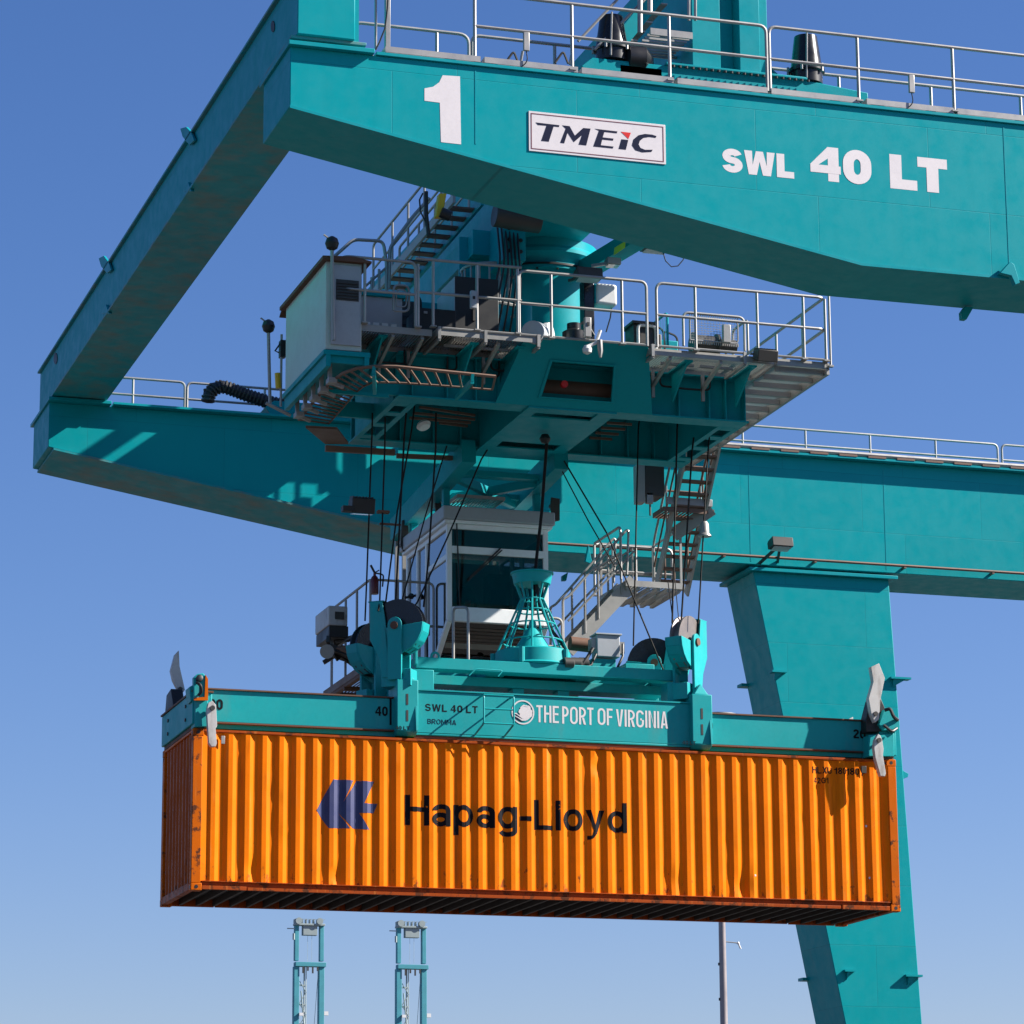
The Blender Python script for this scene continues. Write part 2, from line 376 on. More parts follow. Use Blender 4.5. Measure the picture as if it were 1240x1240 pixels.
# ------------------------------------------------------------------ gantry crane
crane = thing('gantry_crane', 'teal rail mounted gantry crane frame of two long box girders joined by a tie beam', 'gantry crane', (26, 1.2, 0))
XE, XR = -.8, 54.8
def girder(Yw0, Yw1, zt, zend, zb, xh, lip, wide):
    m = MB()
    prof = [(XE, zt-.05), (XE, zend), (xh, zb), (54-xh, zb), (XR, zend), (XR, zt-.05)]
    m.prism([(x, Yw0, z) for x, z in prof], (0, Yw1-Yw0, 0))
    gd = m.build('girder', teal_p, crane, .012)
    fl = MB()
    fl.box(.42, 53.6, Yw0-lip, Yw1+lip, zt-.05, zt)
    if wide: fl.box(XE-.04, .38, Yw0-wide, Yw1+wide, zt-.052, zt+.012)
    fl.build('top_flange', teal, gd, .006)
    return gd
gf = girder(YF, YFB, ZTF, 17.63, 16.12, 7.64, .035, .095)
gb = girder(YB, YBB, ZTB, 17.68, 16.24, 7.9, .19, .2)
# weld seams and stiffener lines on the webs
for gd, Yw, xs in ((gf, YF, (at(576, 150, Y=YF).x, at(1218, 220, Y=YF).x)), (gb, YB, (at(908, 620, Y=YB).x, at(1072, 640, Y=YB).x))):
    for x in xs: MB().box(x-.01, x+.01, Yw-.004, Yw-.001, 16.3 if x > 7 else 17.35, 18.45).build('weld_seam', teal, gd)
# soffit lip strips along the lower edges
m = MB()
for Yw in (YF-.02,): m.prism([(XE, Yw, 17.64), (XE, Yw, 17.60), (7.64, Yw, 16.09), (7.64, Yw, 16.13)], (0, .018, 0)); m.box(7.64, 46.3, Yw, Yw+.018, 16.09, 16.13)
m.build('bottom_edge', teal, gf)
m = MB()
for s in (0, 1):
    x0, x1 = (-.66, 8) if s == 0 else (8.2, 52)
m.prism([(-.7, YB-.05, 17.655), (-.7, YB-.05, 17.615), (7.9, YB-.05, 16.195), (7.9, YB-.05, 16.235)], (0, 1.9, 0))
m.build('bottom_flange', teal_d, gb)
# painted lettering on the front girder
one = crop([(372, 269), (434, 273), (438, 516), (366, 508), (362, 367), (307, 360), (307, 316), (338, 310), (360, 294)], 410, 0, 2.952)
poly_px(one, YF-.0028, .002).build('painted_number', letter_w, gf)
k = 2.952
m = letters_px('SWL', (820+160/k, 528/k), (820+160/k, 613/k), (820+416/k, 545/k), YF-.0015, s=.27, gap=.06); m.build('painted_lettering', letter_w, gf)
m = letters_px('40', (820+474/k, 519/k), (820+474/k, 641/k), (820+692/k, 540/k), YF-.0015, s=.27, cond=1.15, gap=.06); m.build('painted_lettering', letter_w, gf)
m = letters_px('LT', (820+758/k, 550/k), (820+758/k, 672/k), (820+963/k, 560/k), YF-.0015, s=.29, cond=1.1, gap=.02); m.build('painted_lettering', letter_w, gf)
# drop lugs under the front girder
def lug(px, Y, th, parent, name='lifting_lug', n=2):
    m = poly_px(px, Y, th); return m.build(name, teal, parent, .006)
lug(crop([(1155, 975), (1192, 935), (1205, 945), (1225, 1010), (1210, 1018), (1195, 985)], 820, 0, 2.952), YF-.14, .1, gf)
lug(crop([(1030, 1095), (1060, 1098), (1035, 1142), (1018, 1140), (1016, 1115)], 820, 0, 2.952), YFB-.2, .1, gf)
lug([(709, 680), (713, 660), (716, 676), (719, 684)], YB-.3, .1, gb); lug([(681, 697), (688, 693), (686, 703), (681, 703)], YBB-.3, .1, gb)
# conduit along the bottom and the top of the back girder
m = MB(); m.tube([(8.6, YB-.12, 16.38), (52, YB-.12, 16.38)], .03, 8)
for i in range(22): m.box(9.0+i*2, 9.05+i*2, YB-.14, YB, 16.33, 16.37)
m.build('cable_conduit', tray_m, gb)
m = MB(); m.tube([(11.6, YB-.13, 18.69), (52, YB-.13, 18.69)], .055, 8); m.build('cable_conduit', galv, gb)
m = MB()
for i in range(60): m.box(11.7+i*.65, 12.1+i*.65, YB-.2, YB-.06, 18.62, 18.66)
m.build('conduit_clip', tray_m, gb)['kind'] = 'stuff'
# walkway grating on the girder tops
def grating(name, parent, x0, x1, y0, y1, z, mat=galv_d, step=.05, along='x', fr=.05, h=.03):
    m = MB()
    for a, b_, c_, d in ((x0, x1, y0, y0+.012), (x0, x1, y1-.012, y1), (x0, x0+.012, y0+.012, y1-.012), (x1-.012, x1, y0+.012, y1-.012)): m.box(a, b_, c_, d, z-fr, z+.01)
    if along == 'x':
        n = int((y1-y0)/step)
        for i in range(1, n): y = y0+(y1-y0)*i/n; m.box(x0+.014, x1-.014, y-.004, y+.004, z-h, z)
    else:
        n = int((x1-x0)/step)
        for i in range(1, n): x = x0+(x1-x0)*i/n; m.box(x-.004, x+.004, y0+.014, y1-.014, z-h, z)
    return m.build(name, mat, parent)
for gd, Y0, Y1, zt in ((gf, YF-.03, YF+.45, ZTF), (gf, YFB-.45, YFB+.03, ZTF), (gb, YBB-.45, YBB+.1, ZTB)):
    for i in range(11):
        x0 = .55+i*1.44
        if i > 4: x0 += .05
        grating('walkway_grating', gd, x0, x0+1.38, Y0, Y1, zt+.085, galv, .06, fr=.075)
# tie beam across the left ends of the girders
m = MB(); m.box(-.70, .12, YF+.0, YBB, 18.70, 19.63); tb = m.build('tie_beam', teal_p, crane, .012)
m = MB(); m.box(-.78, .30, YF+.06, YBB-.05, 18.655, 18.70); m.box(-.76, .2, YF+.05, YBB, 19.63, 19.67); m.build('flange', teal_d, tb, .006)
m = MB()
m.box(.12, .2, YF+.1, YF+1.2, 18.7, 19.6); m.build('stiffener', teal, tb)
def disc_px(cx, cy, rx, ry, X, th, mb):
    pts = [at(cx+rx*math.cos(a*math.pi/8), cy+ry*math.sin(a*math.pi/8), X=X) for a in range(16)]
    mb.prism(pts, (th, 0, 0))
for cx, cy in ((330, 32), (67, 434)):
    m = MB(); disc_px(cx, cy, 2.2, 7, -.712, .008, m); m.build('drain_hole', black, tb)
for px in ([(221, 156), (228, 154), (234, 160), (238, 170), (232, 176), (224, 166)], [(122, 313), (128, 310), (134, 318), (137, 327), (132, 331), (125, 323)]):
    for dx, dy in ((0, 0),):
        m = MB(); m.prism([at(x, y, X=-.72) for x, y in px], (-.04, 0, 0)); m.build('lifting_lug', teal, tb, .005)
for px in ([(226, 232), (232, 221), (236, 232)], [(126, 380), (132, 369), (136, 380)]):
    m = MB(); m.prism([at(x, y, X=-.712) for x, y in px], (-.06, 0, 0)); m.build('stiffener', teal, tb, .005)
m = MB(); m.box(53.9, 54.7, YF, YBB, 18.70, 19.63); m.build('tie_beam', teal, crane, .012)
# legs
def leg(sgn, Y0, Y1, z_top):
    def X(x): return x if sgn > 0 else 54-x
    d = .28
    m = MB()
    z0 = 0.
    top = [(X(13.70), Y0), (X(16.70), Y0), (X(16.70), Y1), (X(13.70), Y1)]
    bot = [(X(16.85), Y0+d*0), (X(17.42), Y0), (X(17.42), Y1), (X(16.85), Y1)]
    bot = [(X(16.78), Y0), (X(17.42), Y0), (X(17.42), Y1), (X(16.78), Y1)]
    v = [(x, y, z0) for x, y in bot]+[(x, y, z_top) for x, y in top]
    m.add(v, [(3, 2, 1, 0), (4, 5, 6, 7), (0, 1, 5, 4), (1, 2, 6, 5), (2, 3, 7, 6), (3, 0, 4, 7)])
    l = m.build('leg', teal_p, crane, .012)
    f = MB(); a, b_ = sorted((X(13.58), X(16.86))); f.box(a, b_, Y0-.12, Y1+.12, z_top, z_top+.07)
    f.build('connecting_flange', teal, l, .006)
    return l
lb = leg(1, YB+.0, YB+1.5, 16.09)
leg(1, YF, YF+1.5, 16.02); leg(-1, YB, YB+1.5, 16.09); leg(-1, YF, YF+1.5, 16.02)
# little step brackets and pad eye on the visible leg
for px, Y in (((930, 940, 954, 942), YB-.12), ((1080, 1090, 1104, 820), YB-.12), ((1024, 1035, 1037, 1175), YB-.12), ((1098, 1106, 1118, 1181), YB-.12)):
    x0, xm, x1, y = px
    if y == 942: x0, x1, y = 936, 954, 812
    a, b_ = at(x0, y, Y=Y), at(x1, y, Y=Y)
    m = MB(); m.box(a.x, b_.x, YB-.1, YB+.1, a.z-.02, a.z+.02); m.prism([(a.x+.06, YB-.07, a.z-.02), (b_.x-.1, YB-.07, a.z-.02), (a.x+.06, YB-.02, a.z-.18)], (0, .05, 0))
    m.build('step_bracket', teal, lb)
for x0, x1, y in ((896, 914, 830), (970, 985, 1186)):
    a, b_ = at(x0, y, Y=YB+1.5), at(x1, y, Y=YB+1.5); m = MB(); m.box(a.x, b_.x+.2, YB+1.4, YB+1.66, a.z-.03, a.z+.03); m.build('step_bracket', teal, lb)
pe = crop([(985, 775), (1010, 797), (1035, 810), (1030, 832), (1005, 842), (990, 856)], 900, 780, 5.167)
poly_px(pe, YB+.3, .08).build('pad_eye', teal, lb, .005)

# ------------------------------------------------------------------ guard railings (each run a thing of its own)
def railing(name, label, pts, h, post_at, rails=(1., .5), rad=.12, group='galvanized guard railings of the crane', r=.026, mat=galv, ends=True, toe=False):
    """pts: base polyline; post_at: list of distances along it"""
    P = [Vector(p) for p in pts]
    t = thing(name, label, 'railing', P[0], group)
    up = Vector((0, 0, 1))
    for k, f in enumerate(rails):
        top = [p+up*h*f for p in P]
        if k == 0 and ends: top = [P[0]]+top+[P[-1]]
        MB().tube(fillet(top, rad) if len(top) > 2 else top, r, 8).build('top_rail' if k == 0 else 'mid_rail', mat, t)
    seg = [(P[i+1]-P[i]).length for i in range(len(P)-1)]
    for d in post_at:
        i = 0; dd = d
        while i < len(seg)-1 and dd > seg[i]: dd -= seg[i]; i += 1
        p = P[i]+(P[i+1]-P[i]).normalized()*dd
        m = MB(); m.cyl(p, p+up*(h-r), r, 8); m.box(p.x-.05, p.x+.05, p.y-.05, p.y+.05, p.z-.01, p.z+.012)
        m.build('post', mat, t)
    return t
def xat(x, y, Y): return at(x, y, Y=Y).x
RG = 'guard railings along the girder walkways'; DG = 'guard railings round the slewing deck'
zf = ZTF+.05
xa = [xat(x, 90, YF+.0) for x in (575, 693, 811, 929)]
railing('guard_railing', 'galvanized railing on the near edge of the front girder, left of the trolley column', [(xa[0], YF, zf), (xa[3], YF, zf)], 1.0, [xa[1]-xa[0], xa[2]-xa[0]], (1, .5), group=RG)
xb = [xat(x, 120, YF) for x in (933, 1040, 1155)]
railing('guard_railing', 'galvanized railing on the near edge of the front girder, right of the black motor cover', [(xb[0], YF, zf), (40, YF, zf)], 1.0,
        [xb[1]-xb[0]]+[xb[2]-xb[0]+i*1.44 for i in range(18)], (1, .5), group=RG)
yk = YFB-.05
xa = [xat(x, 90, yk) for x in (450, 529, 568)]
railing('guard_railing', 'short galvanized railing on the far edge of the front girder, beside the tie beam end', [(xa[0]-.3, yk, zf), (xa[2], yk, zf)], 1.0, [xa[1]-xa[0]+.3], (1, .5), group=RG, rad=.16)
xa = [xat(x, 100, yk) for x in (572, 672, 790, 903)]
railing('guard_railing', 'galvanized railing on the far edge of the front girder, behind the left black motor cover', [(xa[0], yk, zf), (xa[3], yk, zf)], 1.0, [xa[1]-xa[0], xa[2]-xa[0]], (1, .5), group=RG)
xa = [xat(x, 110, yk) for x in (908, 1016, 1127)]
railing('guard_railing', 'galvanized railing on the far edge of the front girder, running off past the sign', [(xa[0], yk, zf), (38, yk, zf)], 1.0, [xa[1]-xa[0]]+[xa[2]-xa[0]+1.5*i for i in range(17)], (1, .5), group=RG)
yk = YBB+.02; zb_ = ZTB+.02
def bx(x): return at(x, 520, Y=yk).x
railing('guard_railing', 'galvanized railing on the back girder, next to the tie beam', [(bx(118), yk, zb_), (bx(223), yk, zb_)], 1.05, [.7], (1, .67, .36), group=RG)
railing('guard_railing', 'galvanized railing on the back girder, behind the black cable chain', [(bx(226), yk, zb_), (bx(420), yk, zb_)], 1.05, [1.6, 3.], (1, .67, .36), group=RG)
xs = [bx(x) for x in (838, 899, 975, 1053, 1132, 1207)]
railing('guard_railing', 'galvanized railing on the back girder, from the trolley to above the right leg', [(xs[0], yk, zb_), (xs[5], yk, zb_)], 1.05, [xs[i]-xs[0] for i in (1, 2, 3, 4)], (1, .67, .36), group=RG)
railing('guard_railing', 'galvanized railing at the far right end of the back girder', [(bx(1212), yk, zb_), (44, yk, zb_)], 1.05, [1.4*i+.6 for i in range(1, 17)], (1, .67, .36), group=RG)
# small connection boxes fixed on the rails
for x, y, Y in ((636, 52, YF), (1102, 103, YF)):
    a = at(x, y, Y=Y)
    tg = thing('junction_box', 'small grey junction box on the front girder railing, %s' % ('left of the trolley' if x < 800 else 'right of the trolley'), 'box', a)
    MB().box(a.x-.045, a.x+.045, Y-.07, Y-.025, a.z-.14, a.z+.14).build('enclosure', galv, tg, .01)
    MB().tube(fillet([a+Vector((0, -.045, -.14)), a+Vector((.02, -.06, -.3)), a+Vector((-.12, .0, -.42))], .1), .008, 6).build('cable', black, tg)

# ------------------------------------------------------------------ TMEIC sign plate
k = 6.526
pl = crop([(62, 93), (1143, 207), (1150, 520), (70, 408)], 630, 120, k)
A, B, C_, D = [at(*p, Y=YF) for p in pl]
sx0, sx1 = (A.x+D.x)/2, (B.x+C_.x)/2; sz1, sz0 = (A.z+B.z)/2, (C_.z+D.z)/2
sg = thing('maker_sign', 'white sign with dark slanted capitals and a red triangle on the front girder', 'sign', ((sx0+sx1)/2, YF, sz0))
MB().box(sx0, sx1, YF-.012, YF-.002, sz0, sz1).build('plate', letter_w, sg, .002)
m = MB(); i = .03; w = .013
for a, b_, c_, d in ((sx0+i, sx1-i, sz1-i-w, sz1-i), (sx0+i, sx1-i, sz0+i, sz0+i+w), (sx0+i, sx0+i+w, sz0+i+w, sz1-i-w), (sx1-i-w, sx1-i, sz0+i+w, sz1-i-w)): m.box(a, b_, YF-.0145, YF-.0125, c_, d)
m.build('border_line', maroon, sg)
L = {'T': [(122, 184), (310, 206), (306, 220), (264, 216), (226, 336), (166, 330), (208, 210), (140, 204)],
     'M': [(332, 207), (390, 213), (432, 288), (498, 228), (556, 233), (522, 366), (462, 359), (488, 285), (424, 340), (374, 264), (348, 349), (316, 345), (360, 234)],
     'E': [(590, 234), (768, 255), (763, 270), (665, 259), (652, 302), (738, 312), (733, 328), (648, 319), (637, 364), (738, 375), (732, 390), (578, 374), (622, 250)],
     'I': [(800, 317), (854, 323), (835, 400), (778, 393)]}
import cmath
carc = [(1078, 292), (1070, 306), (1020, 299), (975, 306), (945, 330), (936, 358), (950, 385), (985, 400), (1047, 400), (1037, 417), (965, 421), (910, 404), (883, 365), (895, 318), (935, 285), (985, 275), (1040, 280)]
m = MB()
for pts in list(L.values())+[carc]:
    m.prism([at(*p, Y=YF-.0145) for p in crop(pts, 630, 120, k)], (0, .0015, 0))
m.build('lettering', letter_n, sg)
m = MB(); m.prism([at(*p, Y=YF-.0145) for p in crop([(795, 257), (875, 266), (855, 315)], 630, 120, k)], (0, .0015, 0)); m.build('triangle_mark', red, sg)

# ------------------------------------------------------------------ trolley with slewing frame
tr = thing('crane_trolley', 'teal crane trolley with round column and beam frame slung between the girders', 'crane trolley', (6.3, 1.2, 16.2))
CX, CY = 6.3, 1.2
def bogie(yc, zt):
    m = MB()
    m.prism([(3.62, yc-.25, zt+.36), (3.72, yc-.25, zt+.22), (8.08, yc-.25, zt+.22), (8.08, yc-.25, zt+.42), (7.2, yc-.25, zt+.5), (3.8, yc-.25, zt+.5)], (0, .5, 0))
    m.box(4.9, 7.1, yc-.3, yc+.3, zt+.5, zt+.54)
    bf = m.build('bogie_frame', teal, tr, .01)
    for x in (4.1, 7.6):
        MB().cyl((x, yc-.09, zt+.22), (x, yc+.09, zt+.22), .2, 24).build('wheel', darkst, bf)
    r = MB(); r.box(1, 52, yc-.04, yc+.04, zt+.003, zt+.06); return bf
bfF = bogie(-8.7, ZTF); bfB = bogie(11.0, ZTB)
# bolts under the column foot
m = MB()
for i in range(22): m.cyl((5.0+i*.1, -9.02, ZTF+.49), (5.0+i*.1, -9.02, ZTF+.46), .022, 6)
m.build('bolt', darkst, bfF)['kind'] = 'stuff'
for yc in (-8.7, 11.0):
    m = MB(); z0 = ZTF+.55 if yc < 0 else ZTB+.55
    m.box(5.36, 5.80, yc-.16, yc+.3, z0, 21.3); m.box(6.1, 6.42, yc-.16, yc+.3, z0, 21.3)
    m.box(5.80, 6.1, yc+.1, yc+.2, z0, 21.3); m.box(6.42, 6.60, yc-.02, yc+.24, z0, 21.3)
    for s in (1,): m.prism([(6.6, yc+.1, z0), (7.0, yc+.1, z0), (6.72, yc+.1, z0+.22), (6.6, yc+.1, z0+.6)], (0, .04, 0))
    m.build('column', teal, tr, .008)
m = MB(); m.box(5.45, 6.75, -8.3, 11.3, 19.45, 21.3); m.build('cross_beam', teal, tr, .012)
# unseen duct, pipe, box and panels added to cast shadows on the back girder
m = MB(); m.box(7.38, 7.52, 6.4, 9.3, 23.08, 23.42); m.build('shadow_caster_duct', teal, tr, .01)
m = MB(); m.tube([(7.45, 6.4, 22.78), (7.45, 9.3, 22.78)], .035, 8); m.build('pipe', galv, tr)  # thin pipe added for its shadow streak
m = MB(); m.box(7.4, 7.5, 9.2, 9.3, 19.3, 23.08); m.box(6.76, 7.5, 9.2, 9.3, 19.5, 19.62); m.build('shadow_duct_post', teal, tr, .006)  # support of the added duct
m = MB(); m.box(7.1, 10.9, 8.4, 9.7, 18.25, 18.9); m.build('shadow_caster_box', teal, tr, .02)  # unseen closed box added to shade the back girder
for x0, x1, z0, z1 in ((5.5, 5.95, 17.8, 18.72), (6.07, 6.4, 18.0, 18.5), (6.52, 6.8, 18.2, 18.85)): MB().box(x0, x1, 9.26, 9.36, z0, z1).bar(((x0+x1)/2, 9.31, z1), ((x0+x1)/2, 9.31, 19.45), .035, .035).build('shadow_caster_panel', teal, tr, .006)  # hanging panels added to break the sunlit band into patches
for x in (6.95,): MB().box(x, x+.12, 9.5, 9.62, 18.3, 19.45).build('shadow_caster_post', teal, tr, .006)  # post added to interrupt the sunlit band
m = MB(); m.bar((6.7, 9.4, 19.5), (7.3, 9.4, 18.88), .1, .1); m.bar((6.7, 8.7, 19.5), (7.3, 8.7, 18.88), .1, .1); m.build('shadow_box_bracket', teal, tr)  # brackets holding the added shading box
# slewing bearing and mast
m = MB(); m.lathe((CX, CY, 16.9), [(.86, 0), (.86, 2.02), (.93, 2.03), (.93, 2.13), (.88, 2.14), (.9, 2.2), (1.02, 2.3), (1.02, 2.36), (.98, 2.42), (.98, 2.56)], 48)
m.build('slewing_mast', teal, tr)
m = MB(); m.lathe((CX, CY, 18.98), [(.95, 0), (.95, .035)], 48); m.build('bearing_ring', black, tr)
m = MB()
for a in range(16):
    m.cyl((CX+.905*math.cos(a*math.pi/8), CY+.905*math.sin(a*math.pi/8), 18.9), (CX+.905*math.cos(a*math.pi/8), CY+.905*math.sin(a*math.pi/8), 18.93), .02, 6)
m.build('bolt', darkst, tr)['kind'] = 'stuff'
m = MB(); m.bar(at(707, 328, Z=19.0), at(790, 278, Z=19.0), .32, .26); st = m.build('torque_arm', teal, tr, .01)
a, b_ = at(744, 306, Z=18.95), at(757, 295, Z=18.95)
m = MB(); m.prism([at(743, 309, X=a.x-.1), at(756, 300, X=a.x-.1), at(757, 292, X=a.x-.1), at(744, 300, X=a.x-.1)], (.01, 0, 0)); m.build('warning_sticker', lime, st)
# bearing bracket plates under the beam, left of the mast
MB().box(4.75, 5.35, .2, 2.6, 19.0, 19.45).build('bearing_housing', teal, tr, .01)
m = MB(); m.cyl((4.7, -1.2, 19.25), (5.5, -1.2, 19.2), .2, 20); m.build('drive_housing', darkst, tr, .01)
m = MB(); m.box(5.05, 5.44, -.6, .25, 18.7, 19.45); m.build('bracket_plate', teal, tr, .01)
m = MB()
for i in range(3):
    for j in range(2): m.cyl((5.15+j*.2, -.62, 18.85+i*.2), (5.15+j*.2, -.60, 18.85+i*.2), .035, 8)
m.build('bolt', black, tr)
for x, y in ((5.2, .9), (5.55, -.1)):
    m = MB(); m.lathe((x, y, 17.1), [(.16, 0), (.16, .3), (.22, .32), (.22, .42), (.15, .45), (.15, .95), (.1, 1.0)], 20); m.build('slewing_drive', teal, tr)
m = MB()
for i in range(6): m.tube(fillet([(4.95+i*.07, -.55, 19.35), (4.95+i*.07, -.75, 18.6-i*.05), (4.8+i*.1, -.7, 17.9), (4.7+i*.12, -.3, 17.1)], .2), .018, 6)
m.build('cable_loom', black, tr)
m = MB(); m.box(4.6, 5.3, .5, .56, 17.1, 19.4); m.box(3.6, 4.55, .9, .96, 17.1, 18.3); m.build('screen_plate', teal, tr, .006)
# cage round the drive
cg = MB()
for i in range(11):
    a = math.pi*(.95+i*.11); x, y = 5.1+.5*math.cos(a), .3+.5*math.sin(a)
    cg.cyl((x, y, 18.05), (x, y, 18.75), .018, 6)
for z in (18.05, 18.75): cg.tube([(5.1+.5*math.cos(math.pi*(.9+i*.06)), .3+.5*math.sin(math.pi*(.9+i*.06)), z) for i in range(22)], .03, 6)
cg.build('safety_cage', galv, tr)

# slewing frame: I-beam square
ZB0, ZB1 = 16.2, 16.98
def ibeam_x(x0, x1, y, name='main_beam', stiff=()):
    m = MB(); m.box(x0, x1, y-.02, y+.02, ZB0+.03, ZB1-.03)
    m.box(x0, x1, y-.2, y+.2, ZB0, ZB0+.03); m.box(x0, x1, y-.2, y+.2, ZB1-.03, ZB1)
    for s in stiff: m.box(s-.012, s+.012, y-.17, y-.02, ZB0+.03, ZB1-.03)
    return m.build(name, teal, tr, .005)
ibeam_x(3.25, 9.45, -.3, stiff=[3.5, 4.1, 4.6, 5.0, 8.2, 8.75, 9.05, 9.4])
ibeam_x(3.25, 9.45, 2.6, stiff=[3.5, 4.1, 4.7, 5.2, 7.2, 7.8, 8.3, 8.8])
for x0 in (3.25, 9.03):
    m = MB(); x1 = x0+.42; y0, y1 = -.1, 2.4
    m.box(x0, x0+.1, y0, y1, ZB0, ZB0+.03); m.box(x1-.1, x1, y0, y1, ZB0, ZB0+.03)
    for y in (y0, .55, 1.3, 2.1): m.box(x0+.1, x1-.1, y, y+.22, ZB0, ZB0+.03)
    m.box(x0+.02, x0+.05, y0, y1, ZB0+.03, ZB1); m.box(x1-.05, x1-.02, y0, y1, ZB0+.03, ZB1)
    m.build('end_beam', teal, tr, .005)
# central pedestal: sloped front with window opening, soffit with slots
def P(x, y, Z): return at(x, y, Z=Z)
top = [at(637, 404, Y=-1.42), at(785, 421, Y=-1.42)]
zt = top[0].z*.5+top[1].z*.5
xl0, xr0 = top[0].x, top[1].x
bl, br = at(597, 497, Z=ZB0), at(792, 508, Z=ZB0)
yb = -.52
xl1, xr1 = at(600, 497, Y=yb).x, at(790, 506, Y=yb).x
def lerp(a, b, t): return a+(b-a)*t
def FP(u, v):   # point on the sloped front (u across 0..1, v down 0..1)
    xl, xr = lerp(xl0, xl1, v), lerp(xr0, xr1, v)
    return Vector((lerp(xl, xr, u), lerp(-1.42, yb, v), lerp(zt, ZB0, v)))
m = MB(); us = [0, .27, .73, 1]; vs = [0, .34, .86, 1]
for i in range(3):
    for j in range(3):
        if i == 1 and j == 1: continue
        m.prism([FP(us[i], vs[j]), FP(us[i+1], vs[j]), FP(us[i+1], vs[j+1]), FP(us[i], vs[j+1])], (0, .03, .0))
m.add([FP(0, 0), FP(0, 1), (xl0+.0, yb+.2, zt)], [(0, 1, 2)]); m.add([FP(1, 0), FP(1, 1), (xr0, yb+.2, zt)], [(0, 1, 2)])
m.box(xl0, xr0, -1.40, -.1, zt-.02, zt+.01)
m.build('pedestal_front', teal, tr)
m = MB()
for u0, u1 in ((.25, .27), (.73, .75)): m.prism([FP(u0, .32), FP(u1, .32), FP(u1, .88), FP(u0, .88)], (0, -.025, 0))
for v0, v1 in ((.32, .34), (.86, .88)): m.prism([FP(.27, v0), FP(.73, v0), FP(.73, v1), FP(.27, v1)], (0, -.025, 0))
m.build('opening_rim', teal, tr)
# machinery seen through the opening
m = MB(); m.cyl((5.6, -.2, 16.62), (7.2, -.2, 16.62), .17, 16); m.box(5.5, 7.3, .1, .5, 16.4, 16.9); m.build('hoist_shaft', tray_m, tr)
m = MB(); c0 = FP(.42, .6); m.cyl(c0+Vector((0, .25, 0)), c0+Vector((0, .18, 0)), .06, 16); m.build('shaft_cap', red, tr)
m = MB()
sx0_, sx1_ = at(633, 497, Z=ZB0).x, at(741, 504, Z=ZB0).x
zz = ZB0-.002
m.box(sx0_, sx1_, -.52, -.42, zz-.03, zz)
m.box(sx0_, sx0_+.22, -.42, .05, zz-.03, zz); m.box(sx1_-.3, sx1_, -.42, .05, zz-.03, zz)
m.box(sx0_, sx1_, .05, 1.75, zz-.03, zz)
m.box(sx0_, sx0_+.25, 1.75, 2.15, zz-.03, zz); m.box(sx1_-.25, sx1_, 1.75, 2.15, zz-.03, zz)
m.box(sx0_, sx1_, 2.15, 2.85, zz-.03, zz)
m.build('soffit_plate', teal, tr, .004)
m = MB(); m.box(sx0_+.01, sx0_+.04, -.2, 2.35, ZB0, ZB1); m.box(sx1_-.04, sx1_-.01, -.2, 2.35, ZB0, ZB1); m.box(sx0_+.05, sx1_-.05, -.2, 2.35, ZB0+.55, ZB0+.6); m.build('inner_web', teal, tr)
# deck plates / gratings
ZD = 17.08
def deck(x0, x1, y0, y1, z=ZD, name='deck_grating'):
    grating(name, tr, x0, x1, y0, y1, z, galv_d, .045, 'y', fr=.1)
deck(2.1, 3.55, -1.45, -.4); deck(3.62, 5.4, -1.5, -.4, 17.10); deck(7.32, 9.55, -1.45, -.4); deck(9.6, 10.52, -1.45, 5.6)
deck(4.0, 9.5, 2.45, 3.3, 17.05)
MB().box(2.2, 9.5, -.38, 2.4, 17.0, 17.03).build('deck_plate', teal, tr)
m = MB()
for y in [(-1.3+i*.5) for i in range(14)]: m.bar((9.62, y, 16.95), (10.5, y, 16.95), .05, .09)
m.bar((10.53, -1.45, 16.98), (10.53, 5.6, 16.98), .05, .2); m.build('deck_joist', galv_d, tr)
# front lip pipes of the deck
m = MB()
for x0, x1 in ((3.7, 5.4), (5.45, 7.25), (7.35, 9.0), (9.1, 10.52)): m.tube([(x0, -1.5, 17.12), (x1, -1.5, 17.12)], .022, 6)
m.build('edge_pipe', galv, tr)
m = MB()
for x0, x1 in ((3.9, 4.4), (4.5, 5.2), (7.7, 8.3), (8.4, 9.0)): m.box(x0, x1, -.95, -.9, 16.98, 17.02)
m.build('deck_clip', galv, tr)
for x in (3.66, 4.45, 5.36, 7.36, 9.0):
    m = MB(); m.bar((x, -1.5, 17.14), (x, -1.5, 16.93), .05, .05); m.bar((x, -1.5, 16.93), (x, -.6, 16.93), .05, .05); m.build('deck_hanger', galv, tr)
# gusset brackets under the overhanging deck
for x in (2.75, 4.3, 5.1, 8.05, 9.2):
    m = MB(); m.prism([(x, -1.3, 16.98), (x, -.5, 16.98), (x, -.5, 16.45)], (.03, 0, 0)); m.box(x-.06, x+.09, -1.32, -.5, 16.95, 16.98)
    m.build('gusset', teal, tr)
# left outrigger carrying the white hut
m = MB(); m.box(1.72, 2.5, -1.5, 1.35, 16.52, 16.6); m.box(1.76, 1.84, -1.5, 1.35, 16.32, 16.52); m.box(2.4, 2.48, -1.5, 1.35, 16.32, 16.52)
m.box(2.48, 3.3, -.36, -.28, 16.25, 16.52); m.box(2.48, 3.3, 1.2, 1.28, 16.25, 16.52)
m.box(1.84, 2.4, -1.45, -1.38, 16.4, 16.52)
m.build('hut_outrigger', teal, tr, .005)
for i in range(5):
    y = -1.2+i*.55; m = MB(); m.bar((1.9, y, 16.5), (1.9, y, 16.15), .06, .06); m.bar((1.9, y, 16.15), (2.15, y+.1, 16.1), .05, .05); m.box(1.86, 2.0, y-.1, y+.1, 16.12, 16.2)
    m.build('cable_hanger', galv_d, tr)
